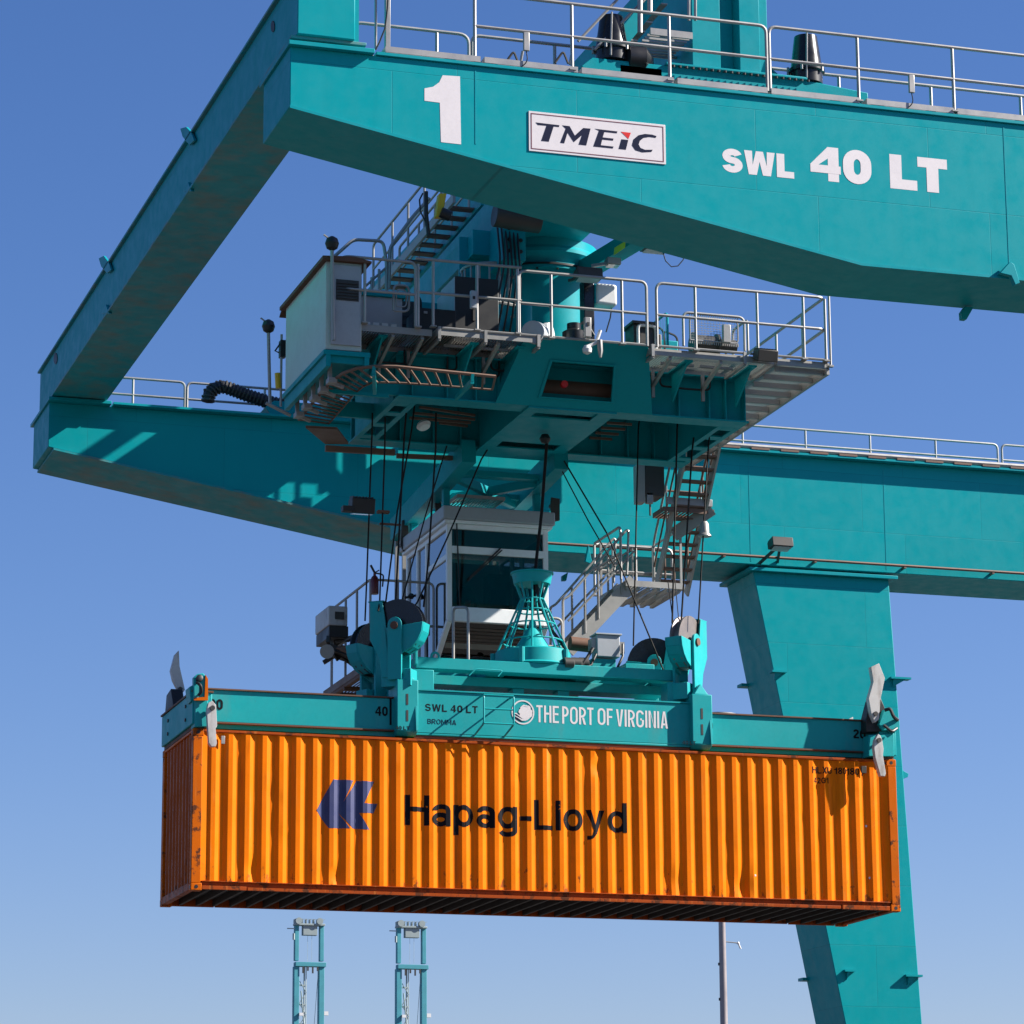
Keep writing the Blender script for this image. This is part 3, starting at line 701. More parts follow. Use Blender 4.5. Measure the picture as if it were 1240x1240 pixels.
# curved cable tray below the deck
out = [(362, 508), (380, 486), (400, 463), (415, 452), (432, 446), (455, 443.5), (480, 444), (520, 448), (560, 452), (600, 456)]
inn = [(398, 513), (414, 495), (430, 476), (440, 468), (450, 463.5), (460, 463), (482, 463.5), (520, 466), (560, 469), (596, 472)]
po, pi_ = [at(x, y, Z=16.2) for x, y in out], [at(x, y, Z=16.2) for x, y in inn]
m = MB(); m.tube(po, .028, 6); m.tube(pi_, .018, 6)
def along(P, t):
    d = [(P[i+1]-P[i]).length for i in range(len(P)-1)]; s = t*sum(d)
    for i, l in enumerate(d):
        if s <= l or i == len(d)-1: return P[i]+(P[i+1]-P[i])*(min(s, l)/l)
        s -= l
for i in range(28):
    m.bar(along(po, i/27), along(pi_, i/27), .035, .02)
m.build('cable_tray', tray_m, tr)
for t_ in (.64, .93):
    m = MB(); p = along(po, t_); q = along(pi_, t_-.02); m.bar(p+Vector((0, -.01, .0)), p+Vector((0, .02, -.12)), .05, .05); m.bar(p+Vector((0, .0, -.12)), q+Vector((-.1, .3, -.1)), .06, .07); m.build('tray_support', teal, tr)
m = MB(); m.bar(at(392, 473, Z=16.17), at(470, 480, Z=16.17), .06, .06); m.build('tray_support', teal, tr)
rows = [((508, 493), (575, 503)), ((500, 500), (575, 508)), ((496, 506), (570, 512)), ((532, 512), (566, 516))]
for (a, b_), (c_, d) in rows: MB().bar(at(a, b_, Z=16.5), at(c_, d, Z=16.5), .05, .04).build('tray_rung', tray_m, tr)
for i in range(4):
    MB().bar(at(735+i*2-i*9, 512+i*6, Z=16.5), at(765-i*8, 514+i*6, Z=16.5), .05, .04).build('tray_rung', tray_m, tr)
m = MB(); c0 = at(513, 515, Y=1.2); m.lathe(c0, [(.02, .06), (.1, .05), (.13, 0), (.1, -.05)], 20, (-.3, .4, 1)); m.build('dome_lamp', white, tr)
# lower left wedge plate
m = MB(); m.prism([at(370, 518, Z=16.1), at(408, 520, Z=16.1), at(422, 538, Z=16.1), at(394, 538, Z=16.1)], (0, 0, .04)); m.build('drip_plate', tray_m, tr)
m = MB(); m.bar(at(394, 543, Z=16.05), at(478, 548, Z=16.05), .08, .1); m.bar(at(480, 552, Z=16.1), at(575, 556, Z=16.1), .06, .08); m.build('rear_walkway_edge', tray_m, tr)
m = MB(); m.box(3.3, 9.4, 2.9, 3.3, 16.9, 17.0); m.build('rear_walkway', galv_d, tr)
# cabin suspension beams
m = MB()
for x in (5.3, 7.0):
    m.bar((x, 2.3, 16.1), (x, 7.0, 15.72), .26, .42)
m.bar((5.4, 3.3, 15.95), (6.9, 3.3, 15.95), .22, .1); m.bar((5.4, 4.6, 15.85), (6.9, 4.6, 15.85), .5, .1); m.bar((5.4, 6.0, 15.78), (6.9, 6.0, 15.78), .12, .2)
for x in (5.32, 7.02):
    for y in (3.8, 5.9): m.bar((x, y, 15.9), (x, y, 15.45), .12, .12)
m.bar((5.4, 3.4, 15.9), (6.8, 4.5, 15.75), .12, .16); m.bar((6.9, 3.4, 15.9), (5.5, 4.5, 15.75), .12, .16); m.bar((5.4, 4.7, 15.85), (6.9, 5.9, 15.7), .1, .14)
m.build('cabin_suspension_beam', teal, tr, .008)
grating('roof_walkway_grating', tr, 5.5, 6.4, 3.7, 4.8, 15.66, galv, .06, 'y', fr=.05)

# stair up the left side of the cross beam
stt = thing('access_stair', 'steep galvanized stair climbing from the slewing deck to the cross beam, left of the mast', 'stair', (4.6, 4.0, 17.1))
A0, A1 = at(452, 356, X=4.35), at(550, 240, X=4.35)
for dx in (0, .5):
    o_ = Vector((dx, 0, 0)); MB().bar(A0+o_, A1+o_, .05, .16).build('stringer', teal if dx else galv_d, stt)
n = 11
for i in range(1, n):
    p = A0+(A1-A0)*(i/n); m = MB(); m.box(p.x+.03, p.x+.47, p.y-.1, p.y+.1, p.z-.02, p.z+.01); m.build('tread', tray_m, stt)
for dx in (0, .5):
    o_ = Vector((dx, 0, 0)); up = Vector((0, 0, .95))
    MB().tube(fillet([A0+o_+up*.1, A0+o_+up, A1+o_+up], .1), .024, 8).build('handrail', galv, stt)
    MB().tube([A0+o_+up*.5, A1+o_+up*.5], .02, 8).build('mid_rail', galv, stt)
    for f in (.25, .45, .65, .85):
        p = A0+(A1-A0)*f+o_; MB().cyl(p, p+up, .022, 6).build('post', galv, stt)
hp = thing('guard_railing', 'two bent railing hoops rising behind the pale hut, left of the upper stair', 'railing', at(468, 350, Y=1.0), DG)
MB().tube(fillet([at(392, 322, Y=1.), at(428, 290, Y=1.), at(464, 292, Y=1.), at(468, 318, Y=1.), at(468, 352, Y=1.)], .1), .03, 8).build('hoop', galv, hp)
MB().tube(fillet([at(471, 350, Y=1.), at(472, 300, Y=1.), at(500, 262, Y=1.), at(520, 240, Y=1.)], .1), .03, 8).build('hoop', galv, hp)
MB().tube([at(441, 348, Y=1.), at(470, 322, Y=1.)], .024, 6).build('mid_rail', galv, hp)
for x_, y0_, y1_ in ((450, 336, 352), (459, 326, 350)): MB().tube([at(x_, y0_, Y=1.), at(x_, y1_, Y=1.)], .024, 6).build('post', galv, hp)
# black hoses and yellow cable clamp hanging beside the stair
hs = thing('cable_bundle', 'black hanging cables with a yellow clamp beside the upper stair', 'cables', at(520, 290, Y=-1))
p0 = at(516, 232, Y=-1); p1 = at(519, 285, Y=-1)
MB().tube([p0, (p0+p1)/2+Vector((-.02, 0, 0)), p1], .035, 8).build('hose', black, hs)
MB().tube([at(512, 234, Y=-1), at(508, 242, Y=-1), at(509, 256, Y=-1), at(515, 268, Y=-1), at(519, 282, Y=-1)], .014, 6).build('hose', black, hs)
m = MB(); m.prism([at(532, 234, Y=-1.2), at(541, 234, Y=-1.2), at(536, 262, Y=-1.2), at(528, 262, Y=-1.2)], (0, .15, 0)); m.build('clamp_plate', yellow, hs, .01)
m = MB(); m.cyl(at(534, 257, Y=-1.25), at(545, 262, Y=-1.25), .09, 16); m.build('clamp_roller', black, hs)

# ------------------------------------------------------------------ deck railings
yd = -1.5; zd = ZD+.02
def dx(x): return at(x, 430, Y=yd).x
def dxt(x): return at(x, 350, Y=yd).x
xs = [dx(x) for x in (401, 440, 500)]
railing('guard_railing', 'railing in front of the white hut at the left end of the slewing deck', [(2.05, -.7, zd), (2.05, yd, zd), (dx(503), yd, zd)], 1.1, [.8+.35, 2.05], (1, .5), group=DG)
railing('guard_railing', 'railing in front of the black cabinets on the slewing deck', [(dx(503), yd, zd+.03), (dx(632), yd, zd+.03)], 1.14, [.3, 1.05, 1.75], (1, .5), group=DG, ends=False)
xs = [dx(x) for x in (629, 668, 754, 784)]
railing('guard_railing', 'round cornered railing in front of the teal slewing mast', [(xs[0], yd, zd), (xs[3], yd, zd)], 1.12, [xs[1]-xs[0], xs[2]-xs[0]], (1, .5), group=DG)
xs = [dx(x) for x in (796, 843, 918, 974, 1001)]
railing('guard_railing', 'railing round the right corner of the slewing deck, in front of the mesh gate', [(xs[0], yd, zd), (10.48, yd, zd), (10.48, 5.5, zd)], 1.12,
        [xs[1]-xs[0], xs[2]-xs[0], xs[3]-xs[0], 10.48-xs[0], 10.48-xs[0]+1.0, 10.48-xs[0]+2.2, 10.48-xs[0]+3.6, 10.48-xs[0]+5.], (1, .5), group=DG, rad=.14)
# tall corner mast at the right end
a = at(1003, 438, Y=yd); b_ = at(1000, 352, Y=yd)
pm = thing('antenna_mast', 'thin upright steel mast at the right corner of the slewing deck', 'mast', a)
MB().tube([(10.56, yd, 17.0), (10.56, yd, 18.45)], .022, 8).build('tube', galv, pm); MB().box(10.52, 10.60, yd-.04, yd+.04, 17.0, 17.03).build('foot_plate', galv, pm)
# gate with mesh
gt = thing('mesh_gate', 'galvanized mesh gate panel on the right part of the slewing deck', 'gate', at(865, 425, Y=-.6))
ga, gb_ = at(827, 378, Y=-.6), at(902, 425, Y=-.6)
c4 = [(ga.x, -.6, gb_.z), (ga.x, -.6, ga.z), (gb_.x, -.6, ga.z), (gb_.x, -.6, gb_.z)]
loop = fillet([c4[0], c4[1], c4[2], c4[3]], .12); MB().tube(loop, .024, 8).build('frame', galv, gt)
m = MB(); i_ = .12
m.tube(fillet([(ga.x+i_, -.6, gb_.z+i_), (ga.x+i_, -.6, ga.z-i_+.04), (gb_.x-i_, -.6, ga.z-i_+.04), (gb_.x-i_, -.6, gb_.z+i_), (ga.x+i_, -.6, gb_.z+i_)], .08), .016, 6)
n = 22
for i in range(n+1):
    x = ga.x+i_+(gb_.x-ga.x-2*i_)*i/n
    for z, d in ((gb_.z+i_, .06), (ga.z-i_+.04, -.06)): m.bar((x, -.6, z), (x, -.6, z-d), .014, .014)
for i in range(1, 8):
    z = gb_.z+i_+(ga.z-gb_.z-2*i_)*i/8; m.tube([(ga.x+i_, -.6, z), (gb_.x-i_, -.6, z)], .004, 4)
for i in range(1, 16):
    x = ga.x+i_+(gb_.x-ga.x-2*i_)*i/16; m.tube([(x, -.6, gb_.z+i_), (x, -.6, ga.z-i_)], .004, 4)
m.build('wire_mesh', galv, gt)
m = MB(); m.tube(fillet([(ga.x-.25, .6, gb_.z), (ga.x-.25, .6, ga.z), (ga.x-.25, -.5, ga.z), (ga.x-.25, -.5, gb_.z)], .1), .022, 8)
for i in range(9): y = -.4+i*.11; m.tube([(ga.x-.25, y, gb_.z), (ga.x-.25, y, ga.z-.05)], .005, 4)
m.build('side_guard', teal, gt)
MB().tube(fillet([(gb_.x+.1, -.5, gb_.z), (gb_.x+.1, -.5, ga.z), (gb_.x+.1, .2, ga.z), (gb_.x+.1, .2, gb_.z)], .1), .022, 8).build('side_guard', galv, gt)
a = at(879, 402, Y=-.66); MB().box(a.x-.07, a.x+.07, -.72, -.64, a.z-.2, a.z+.12).build('lock_box', galv, gt, .01)
# winch behind the gate
wn = thing('cable_winch', 'dark winch with ribbed drum standing behind the mesh gate', 'winch', at(855, 420, Y=-.2))
a = at(838, 416, Y=-.15); m = MB(); m.lathe(a, [(.2, 0), (.2, .04), (.16, .05), (.16, .42), (.2, .43), (.2, .47)], 24, (1, 0, 0)); m.build('drum', darkst, wn)
m = MB(); m.box(a.x-.1, a.x+.75, -.3, .1, 17.1, 17.2); m.cyl((a.x+.5, -.15, a.z), (a.x+.8, -.15, a.z), .12, 16); m.build('base', darkst, wn, .01)

# ------------------------------------------------------------------ white hut and deck equipment
hut = thing('equipment_hut', 'tall pale green hut with rusty roof at the left end of the deck', 'hut', (2.05, 0, 16.62))
MB().box(1.76, 2.36, -1.46, 1.3, 16.62, 18.1).build('wall', hut_m, hut, .01)
m = MB(); m.prism([(1.68, -1.56, 18.1), (2.5, -1.56, 18.1), (2.5, -1.56, 18.13), (2.2, -1.56, 18.19), (1.68, -1.56, 18.16)], (0, 3.0, 0)); m.prism([(1.72, 1.44, 18.13), (2.5, 1.44, 18.13), (2.5, 1.62, 18.03), (1.72, 1.62, 18.03)], (0, 0, .02)); m.build('roof', rusty, hut)
m = MB(); m.box(1.84, 2.34, -1.49, -1.46, 16.7, 18.05); fp = m.build('front_panel', greybox, hut, .005)
m = MB(); m.box(1.92, 2.3, -1.50, -1.491, 17.45, 17.8)
for i in range(6): m.box(1.93, 2.29, -1.52, -1.5, 17.48+i*.05, 17.5+i*.05)
m.build('louvre', darkst, fp)
m = MB(); m.box(1.86, 1.88, -1.53, -1.49, 17.1, 17.35); m.build('handle', darkst, fp)
# lighter ventilation units behind the hut
vt = thing('control_cabinet', 'low dark grey control cabinets standing behind the railing, right of the pale hut', 'cabinet', (2.7, -.9, 17.1))
MB().box(2.5, 3.2, -.9, -.2, 17.1, 17.75).build('body', greybox, vt, .01)
m = MB()
for i in range(4): m.box(2.55+i*.15, 2.65+i*.15, -.92, -.9, 17.2, 17.3)
m.build('lamp_row', white, vt); MB().box(2.46, 3.25, -.95, -.15, 17.75, 17.8).build('lid', teal, vt, .005)
bc = thing('black_cabinet', 'large black electrical cabinet in front of the mast behind the deck railing', 'cabinet', at(575, 390, Y=-.8))
a, b_ = at(551, 334, Y=-.8), at(604, 392, Y=-.8)
MB().box(a.x, b_.x, -.8, .0, 17.1, a.z).build('body', black, bc, .01)
m = MB(); m.box(a.x-.01, a.x-.002, -.8, .0, 17.15, a.z-.02); m.build('side_panel', greybox, bc)
MB().box(a.x+.3, a.x+.34, -.84, -.8, 17.5, 17.7).build('handle', darkst, bc)
lb_ = thing('floor_cabinet', 'low black flat box on the slewing deck, left of the big black cabinet', 'box', at(520, 385, Y=-1.1))
a, b_ = at(506, 372, Y=-1.2), at(552, 392, Y=-1.2)
MB().box(a.x, b_.x, -1.2, -.5, 17.11, a.z).build('body', black, lb_, .01); MB().box(a.x+.1, a.x+.16, -1.215, -1.2, a.z-.1, a.z-.06).build('latch', galv, lb_)
a = at(573, 363, Y=-1.56); sb = thing('switch_box', 'small grey switch box on the railing in front of the black cabinet', 'box', a)
MB().box(a.x-.05, a.x+.05, -1.6, -1.52, a.z-.15, a.z+.15).build('enclosure', greybox, sb, .01); MB().box(a.x-.02, a.x+.02, -1.61, -1.6, a.z, a.z+.05).build('switch', black, sb)
# oval mesh disc on the left railing
a = at(486, 361, Y=-1.4); vd = thing('oval_hatch', 'oval wire hatch frame hung on the railing right of the pale hut', 'hatch', a)
pts = fillet([a+Vector((-.13, 0, -.22)), a+Vector((-.13, 0, .22)), a+Vector((.13, 0, .22)), a+Vector((.13, 0, -.22)), a+Vector((-.12, 0, -.225))], .1)
MB().tube(pts, .02, 6).build('outer_ring', galv, vd); MB().tube([a+(p-a)*.65 for p in pts], .012, 6).build('inner_ring', galv, vd)
# horns / fans
a = at(651, 405, Y=-1.3); fn = thing('horn_siren', 'round pale siren horn on the deck edge below the mast railing', 'siren', a)
MB().lathe(a+Vector((.1, .25, .02)), [(.05, .0), (.2, .05), (.22, .2), (.19, .38)], 28, (-.55, -.8, 0)).build('bell', greybox, fn)
MB().lathe(a+Vector((.17, .2, .02)), [(.22, .0), (.24, .05), (.24, .12), (.2, .14)], 28, (.8, -.55, 0)).build('rear_ring', white, fn)
MB().box(a.x-.1, a.x+.2, -1.4, -1.1, 17.1, 17.16).build('bracket', galv, fn)
a, b_ = at(770, 392, Y=-1.2), at(793, 423, Y=-1.2); fb = thing('fan_unit', 'dark fan box with pale square surround, right end of the mast railing', 'fan', (a.x, -1.2, 17.1))
MB().box(a.x-.04, b_.x, -1.2, -.75, 17.1, a.z).build('housing', darkst, fb, .01)
m = MB(); x0, x1, z0, z1 = b_.x-.3, b_.x+.02, 17.12, a.z-.02
m.tube(fillet([(x0, -1.22, z0), (x0, -1.22, z1), (x1, -1.22, z1), (x1, -1.22, z0), (x0+.01, -1.22, z0)], .08), .03, 8); m.build('surround', white, fb)
MB().box(a.x-.08, b_.x+.05, -1.26, -.7, a.z, a.z+.04).build('roof', darkst, fb)
# white drive box with dark lamp and black column beside the mast
a, b_ = at(722, 342, Y=-.6), at(748, 370, Y=-.6); wb = thing('white_box', 'white rounded equipment box on a black bracket right of the mast', 'box', (a.x, -.6, b_.z))
MB().box(a.x, b_.x, -.6, -.2, b_.z, a.z).build('body', white, wb, .05, 4)
m = MB(); m.box(a.x-.2, a.x-.02, -.55, -.3, 17.3, a.z+.05); m.build('bracket_post', blackgloss, wb, .01)
MB().box(a.x-.02, a.x, -.58, -.22, b_.z+.02, a.z-.02).build('side_plate', teal, wb)
MB().tube([at(741, 370, Y=-.4), at(739, 385, Y=-.4), at(734, 402, Y=-.4)], .012, 6).build('cable', black, wb)
def flood(name_label, a, w, h, d, rx=0., mat=blackgloss, arm=None, cat='floodlight', grp='floodlights on the crane'):
    t = thing('floodlight', name_label, cat, a, grp)
    M = Matrix.Translation(a) @ Matrix.Rotation(rx, 4, 'X')
    m = MB(); m.prism([(-w/2, -d/2, h/2), (-w/2, -d/2, -h/2), (-w/2, d/2, -h*.35), (-w/2, d/2, h*.4)], (w, 0, 0)); m.xf(M); m.build('housing', mat, t, .012)
    m = MB()
    for i in range(7): x = -w*.42+w*.84*i/6; m.box(x-.008, x+.008, -d*.3, d*.55, h*.42, h*.62)
    m.xf(M); m.build('cooling_fin', mat, t)
    m = MB(); m.box(-w*.42, w*.42, -d*.4, d*.4, -h*.5-.004, -h*.5); m.xf(M @ Matrix.Translation((0, 0, -.004))); m.build('lens', lampglass, t)
    if arm:
        m = MB()
        for q in arm: m.bar(a, q, .05, .05)
        m.build('bracket', mat, t)
    return t
a = at(945, 659, Y=YB-.55)
flood('black floodlight on arms standing off the back girder, above the right leg', a, .45, .2, .3, R(-12), darkst, [(a.x-.25, YB, a.z-.3), (a.x+.15, YB, a.z-.25)])
a = at(438, 613, Y=1.2)
fl_ = flood('black floodlight hanging beside the left hoisting ropes below the frame', a, .4, .26, .28, R(10), black, [(a.x-.3, 1.1, a.z-.08)])
MB().box(a.x-.36, a.x-.16, 1.05, 1.2, a.z-.13, a.z-.04).build('gear_box', black, fl_)
a = at(927, 431, Y=-1.62)
flood('dark floodlight fixed to the front edge of the right deck', a, .36, .2, .26, R(15), darkst, [(a.x, -1.45, a.z+.02)])
a = at(712, 333, Y=-.9)
flood('dark ribbed floodlight above the white box beside the mast', a, .45, .18, .25, R(-10), darkst, [(a.x-.2, -.5, a.z)])
a = at(742, 318, Y=-.9)
flood('grey floodlight on a short arm below the torque arm of the mast', a, .24, .12, .2, R(-5), galv, [(a.x-.35, -.8, a.z-.06)])
a = at(793, 301, Y=-1.)
fl_ = flood('dark lamp with a loose cable loop under the front girder', a, .45, .1, .3, R(0), darkst, [(a.x, -.8, a.z+.6)])
m = MB(); m.tube([at(803, 306, Y=-1), at(806, 316, Y=-1), at(813, 323, Y=-1), at(821, 322, Y=-1), at(827, 315, Y=-1), at(830, 306, Y=-1)], .01, 6)
m.build('cable_loop', black, fl_)
# cameras
def dome_cam(label, a, post_top, grp='camera poles'):
    t = thing('camera_pole', label, 'camera', a, grp)
    MB().tube([a, post_top], .03, 8).build('pole', galv, t)
    MB().lathe(post_top, [(.03, -.02), (.09, .02), (.115, .1), (.09, .18), (.03, .22)], 20).build('dome', black, t)
    m = MB(); m.bar(post_top+Vector((0, 0, .15)), post_top+Vector((-.14, 0, .24)), .03, .02); m.build('sun_shield', galv, t)
dome_cam('camera with a black dome on a tall pole in front of the pale hut', at(404, 412, Y=-1.62), at(402, 302, Y=-1.62))
dome_cam('camera with a black dome on a pole beyond the rear corner of the pale hut', at(327, 490, Y=2.), at(325, 402, Y=2.))
rb = thing('rear_mast', 'short post with black antenna box behind the pale hut', 'mast', at(340, 490, Y=1.8))
MB().tube([at(340, 492, Y=1.8), at(341, 405, Y=1.8)], .022, 8).build('post', galv, rb); a, b_ = at(339, 412, Y=1.8), at(346, 433, Y=1.8)
MB().box(a.x, b_.x, 1.75, 1.9, b_.z, a.z).build('antenna_box', black, rb, .01)
MB().tube([at(340, 415, Y=1.8), at(333, 425, Y=1.8), at(338, 427, Y=1.8)], .015, 6).build('arm', black, rb)
MB().tube([at(336, 452, Y=1.8), at(337, 470, Y=1.8)], .05, 8).build('orange_lamp', yellow, rb)
MB().tube([at(322, 488, Y=1.8), at(352, 503, Y=1.8)], .03, 6).build('foot_rail', galv, rb)
# bullet camera on the pedestal edge
a = at(711, 420, Y=-1.6); cm = thing('security_camera', 'white dome camera on a pipe at the middle of the deck edge', 'camera', a, 'small cameras')
MB().lathe(a+Vector((0, 0, -.1)), [(.02, -.03), (.07, 0), (.08, .06), (.05, .12)], 20).build('dome', white, cm); MB().tube([a, at(722, 415, Y=-1.6), at(727, 400, Y=-1.6)], .03, 8).build('arm', white, cm)
MB().tube([at(726, 412, Y=-1.62), at(727, 425, Y=-1.62), at(727, 433, Y=-1.62)], [.05, .045, .02], 8).build('nozzle', galv, cm)
a = at(711, 397, Y=-1.56); sw = thing('switch_box', 'pale switch box on the railing in front of the mast', 'box', a); MB().box(a.x-.055, a.x+.055, -1.62, -1.53, a.z-.17, a.z+.17).build('enclosure', galv, sw, .01); MB().box(a.x-.02, a.x+.02, -1.63, -1.62, a.z+.02, a.z+.08).build('switch', black, sw)
a = at(695, 398, Y=-.9); pu = thing('hydraulic_pump', 'dark hydraulic pump at the foot of the mast', 'pump', a)
MB().lathe(a+Vector((0, 0, -.12)), [(.2, -.1), (.2, .05), (.12, .1), (.12, .2)], 20).build('motor', blackgloss, pu); MB().box(a.x+.1, a.x+.75, -1.1, -.7, 17.1, 17.2).build('base', teal, pu, .01); MB().tube([a, a+Vector((.2, 0, .15)), a+Vector((.35, 0, -.1))], .03, 8).build('hose', black, pu)

railing('guard_railing', 'railing along the rear edge of the slewing deck, behind the mast', [(3.6, 2.9, 17.06), (9.4, 2.9, 17.06)], 1.1, [1.2, 2.4, 3.6, 4.8], (1, .5), group=DG)
rc = random.Random(5)
for i in range(9):      # conduits running along the front main beam
    x0 = 2.6+i*.75; z = 16.9-.05*(i % 3); y = -.47-.03*(i % 2)
    if 5.2 < x0 < 7.3 or x0+.9 > 9.4: continue
    MB().tube(fillet([(x0, y, 17.0), (x0, y, z-.12), (x0+.5, y, z-.14), (x0+.9, y, z-.13), (x0+.9, y, 17.0)], .08), .018, 6).build('conduit', black, tr)
for (x, y, w_, d_, h_, mt) in ((3.3, -.2, .35, .4, .9, darkst), (3.75, -.1, .3, .5, .55, teal), (4.2, .1, .45, .4, 1.2, greybox), (7.6, -.2, .4, .4, .7, darkst), (8.1, .6, .5, .6, .85, teal), (9.0, .4, .35, .5, .6, darkst)):
    t_ = thing('deck_machine', {3.3: 'narrow dark cabinet on the deck behind the oval hatch', 3.75: 'low teal unit on the deck left of the flat black box', 4.2: 'tall grey cabinet behind the big black cabinet', 7.6: 'dark unit right of the mast behind the railing', 8.1: 'teal unit behind the mesh gate', 9.0: 'dark unit at the right side of the mesh gate'}[x], 'machine', (x, y, 17.04))
    MB().box(x, x+w_, y, y+d_, 17.04, 17.04+h_).build('casing', mt, t_, .015)
    m = MB()
    for k in range(4): m.box(x+.05, x+w_-.05, y-.012, y-.001, 17.04+h_*(.2+.16*k), 17.04+h_*(.2+.16*k)+.03)
    m.build('vent', black, t_)
    MB().tube(fillet([(x+w_*.5, y+.05, 17.04+h_), (x+w_*.5, y+.05, 17.04+h_+.18), (x+w_*.5+.25, y+.05, 17.04+h_+.1), (x+w_*.5+.3, y+.05, 17.06)], .08), .02, 6).build('hose', black, t_)
# channel brackets below the deck edge, left part
for x in (2.3, 2.9, 3.4, 4.7, 7.7, 8.6):
    m = MB(); m.bar((x, -1.42, 16.96), (x, -.5, 16.7), .05, .07); m.bar((x, -.55, 16.96), (x, -.55, 16.5), .05, .05); m.build('channel_bracket', galv_d, tr)
# motor covers on the front girder
def motor(label, px, ybase, ytop):
    b0, t0 = at(px, ybase, Y=-8.75), at(px, ytop, Y=-8.75)
    h = t0.z-b0.z
    t = thing('drive_motor', label, 'motor', b0, 'black drive motors')
    MB().lathe(b0, [(.235, 0), (.235, h*.22), (.27, h*.24), (.27, h*.3), (.235, h*.32), (.17, h*.97), (.1, h)], 36).build('cover', blackgloss, t)
    m = MB()
    for k in range(5): a = k*2*math.pi/5+.3; p = b0+Vector((.27*math.cos(a), .27*math.sin(a), h*.2)); m.cyl(p, p+Vector((0, 0, h*.16)), .022, 8)
    m.build('flange_bolt', galv, t)
    MB().tube([b0+Vector((-.1, -.24, .02)), b0+Vector((-.09, -.245, h*.5)), b0+Vector((-.06, -.2, h*.98))], .014, 6).build('cable', galv, t)
motor('shiny black tapered motor cover on the trolley, right of the upright column', 977, 103, 44)
motor('black tapered motor cover on the trolley, left of the upright column', 741, 76, 20)
gbx = thing('gearbox', 'black gearbox lying beside the left motor cover on the trolley', 'gearbox', at(765, 75, Y=-8.8))
a = at(762, 72, Y=-8.8); MB().lathe(a+Vector((-.1, 0, 0)), [(.1, 0), (.22, .05), (.22, .3), (.12, .4)], 24, (1, 0, 0)).build('casing', blackgloss, gbx); MB().box(a.x-.2, a.x+.45, -8.95, -8.6, a.z-.3, a.z-.15).build('foot', black, gbx, .01)
# upper ladder and platform at the trolley column
up_ = thing('column_platform', 'small grated platform with ladder rails on the left of the trolley column', 'platform', at(800, 50, Y=-9))
a, b_ = at(787, 36, Y=-9.0), at(838, 45, Y=-9.)
m = MB()
for i in range(9): y = -9.0+i*.11; m.box(a.x, b_.x, y, y+.03, a.z-.05, a.z-.02)
m.box(a.x, b_.x, -9.03, -9.0, a.z-.08, a.z+.02); m.build('grating', galv, up_)
for x in (834, 842): MB().tube([at(x, 25, Y=-9), at(x, -60, Y=-9)], .022, 6).build('handrail', galv, up_)
for x, y0, y1 in ((775, 40, -40), (787, 15, -40)): MB().tube([at(x, y0, Y=-9), at(x, y1, Y=-9)], .04, 8).build('post', galv, up_)
MB().tube([at(700, 50, Y=-8.9), at(747, 0, Y=-8.9), at(790, -45, Y=-8.9)], .022, 6).build('stair_handrail', galv, up_)
MB().tube([at(720, 60, Y=-8.9), at(768, 12, Y=-8.9), at(800, -20, Y=-8.9)], .022, 6).build('stair_handrail', galv, up_)
MB().bar(at(735, 70, Y=-8.6), at(800, -10, Y=-8.6), .05, .22).build('stringer', teal, up_)
m = MB()
for i in range(6):
    p = at(745+i*9, 62-i*11, Y=-8.5); m.box(p.x-.02, p.x+.2, -8.6, -8.1, p.z, p.z+.02)
m.build('tread', galv, up_)
# tall grey post and cable at the left end of the front girder walkway
cp = thing('cable_post', 'upright grey post with a black cable at the left end of the front girder walkway', 'post', at(469, 62, Y=-9.3))
a, b_ = at(469, 62, Y=-9.3), at(469, -30, Y=-9.3)
MB().box(a.x-.035, a.x+.035, -9.34, -9.26, a.z, b_.z).build('post', galv, cp, .006)
MB().tube([at(471, -20, Y=-9.36), at(469, 12, Y=-9.36), at(466, 35, Y=-9.36), at(459, 52, Y=-9.36), at(455, 60, Y=-9.36)], .012, 6).build('cable', black, cp)
MB().tube([at(455, 60, Y=-9.3), at(455, -30, Y=-9.3)], .018, 6).build('tube', galv, cp)
# ladder clips on the girder walkway
for x0 in (620, 680):
    t_ = thing('pipe_bracket', 'small bent pipe bracket on the front girder walkway, %s' % ('nearer the tie beam' if x0 == 620 else 'nearer the trolley'), 'bracket', at(x0, 75, Y=-9.1))
    MB().tube(fillet([at(x0-8, 76, Y=-9.1), at(x0+2, 62, Y=-9.1), at(x0+8, 77, Y=-9.1)], .05), .018, 6).build('pipe', darkst, t_); MB().tube([at(x0+10, 78, Y=-9.05), at(x0+13, 62, Y=-9.05)], .02, 6).build('stud', galv, t_)
# energy chain on the back girder
ec = thing('energy_chain', 'black drag chain curling on top of the back girder, left of the pale hut', 'cable chain', at(290, 480, Y=11.))
pts = [at(x, y, Y=10.9) for x, y in ((252, 486), (253, 477), (260, 470), (270, 468), (282, 472), (300, 479), (325, 487), (350, 492))]
m = MB(); m.tube(pts, .12, 8); m.build('chain_band', black, ec)
m = MB()
for i in range(26):
    p = along(pts, i/25); q = along(pts, min(1, i/25+.012)); d = (q-p)
    if d.length > 1e-4: m.cyl(p, p+d.normalized()*.03, .145, 8)
m.build('link', darkst, ec)
MB().box(at(140, 485, Y=10.5).x, at(420, 490, Y=10.5).x, 10.4, 10.62, ZTB+.005, ZTB+.06).build('guide_trough', tray_m, ec)
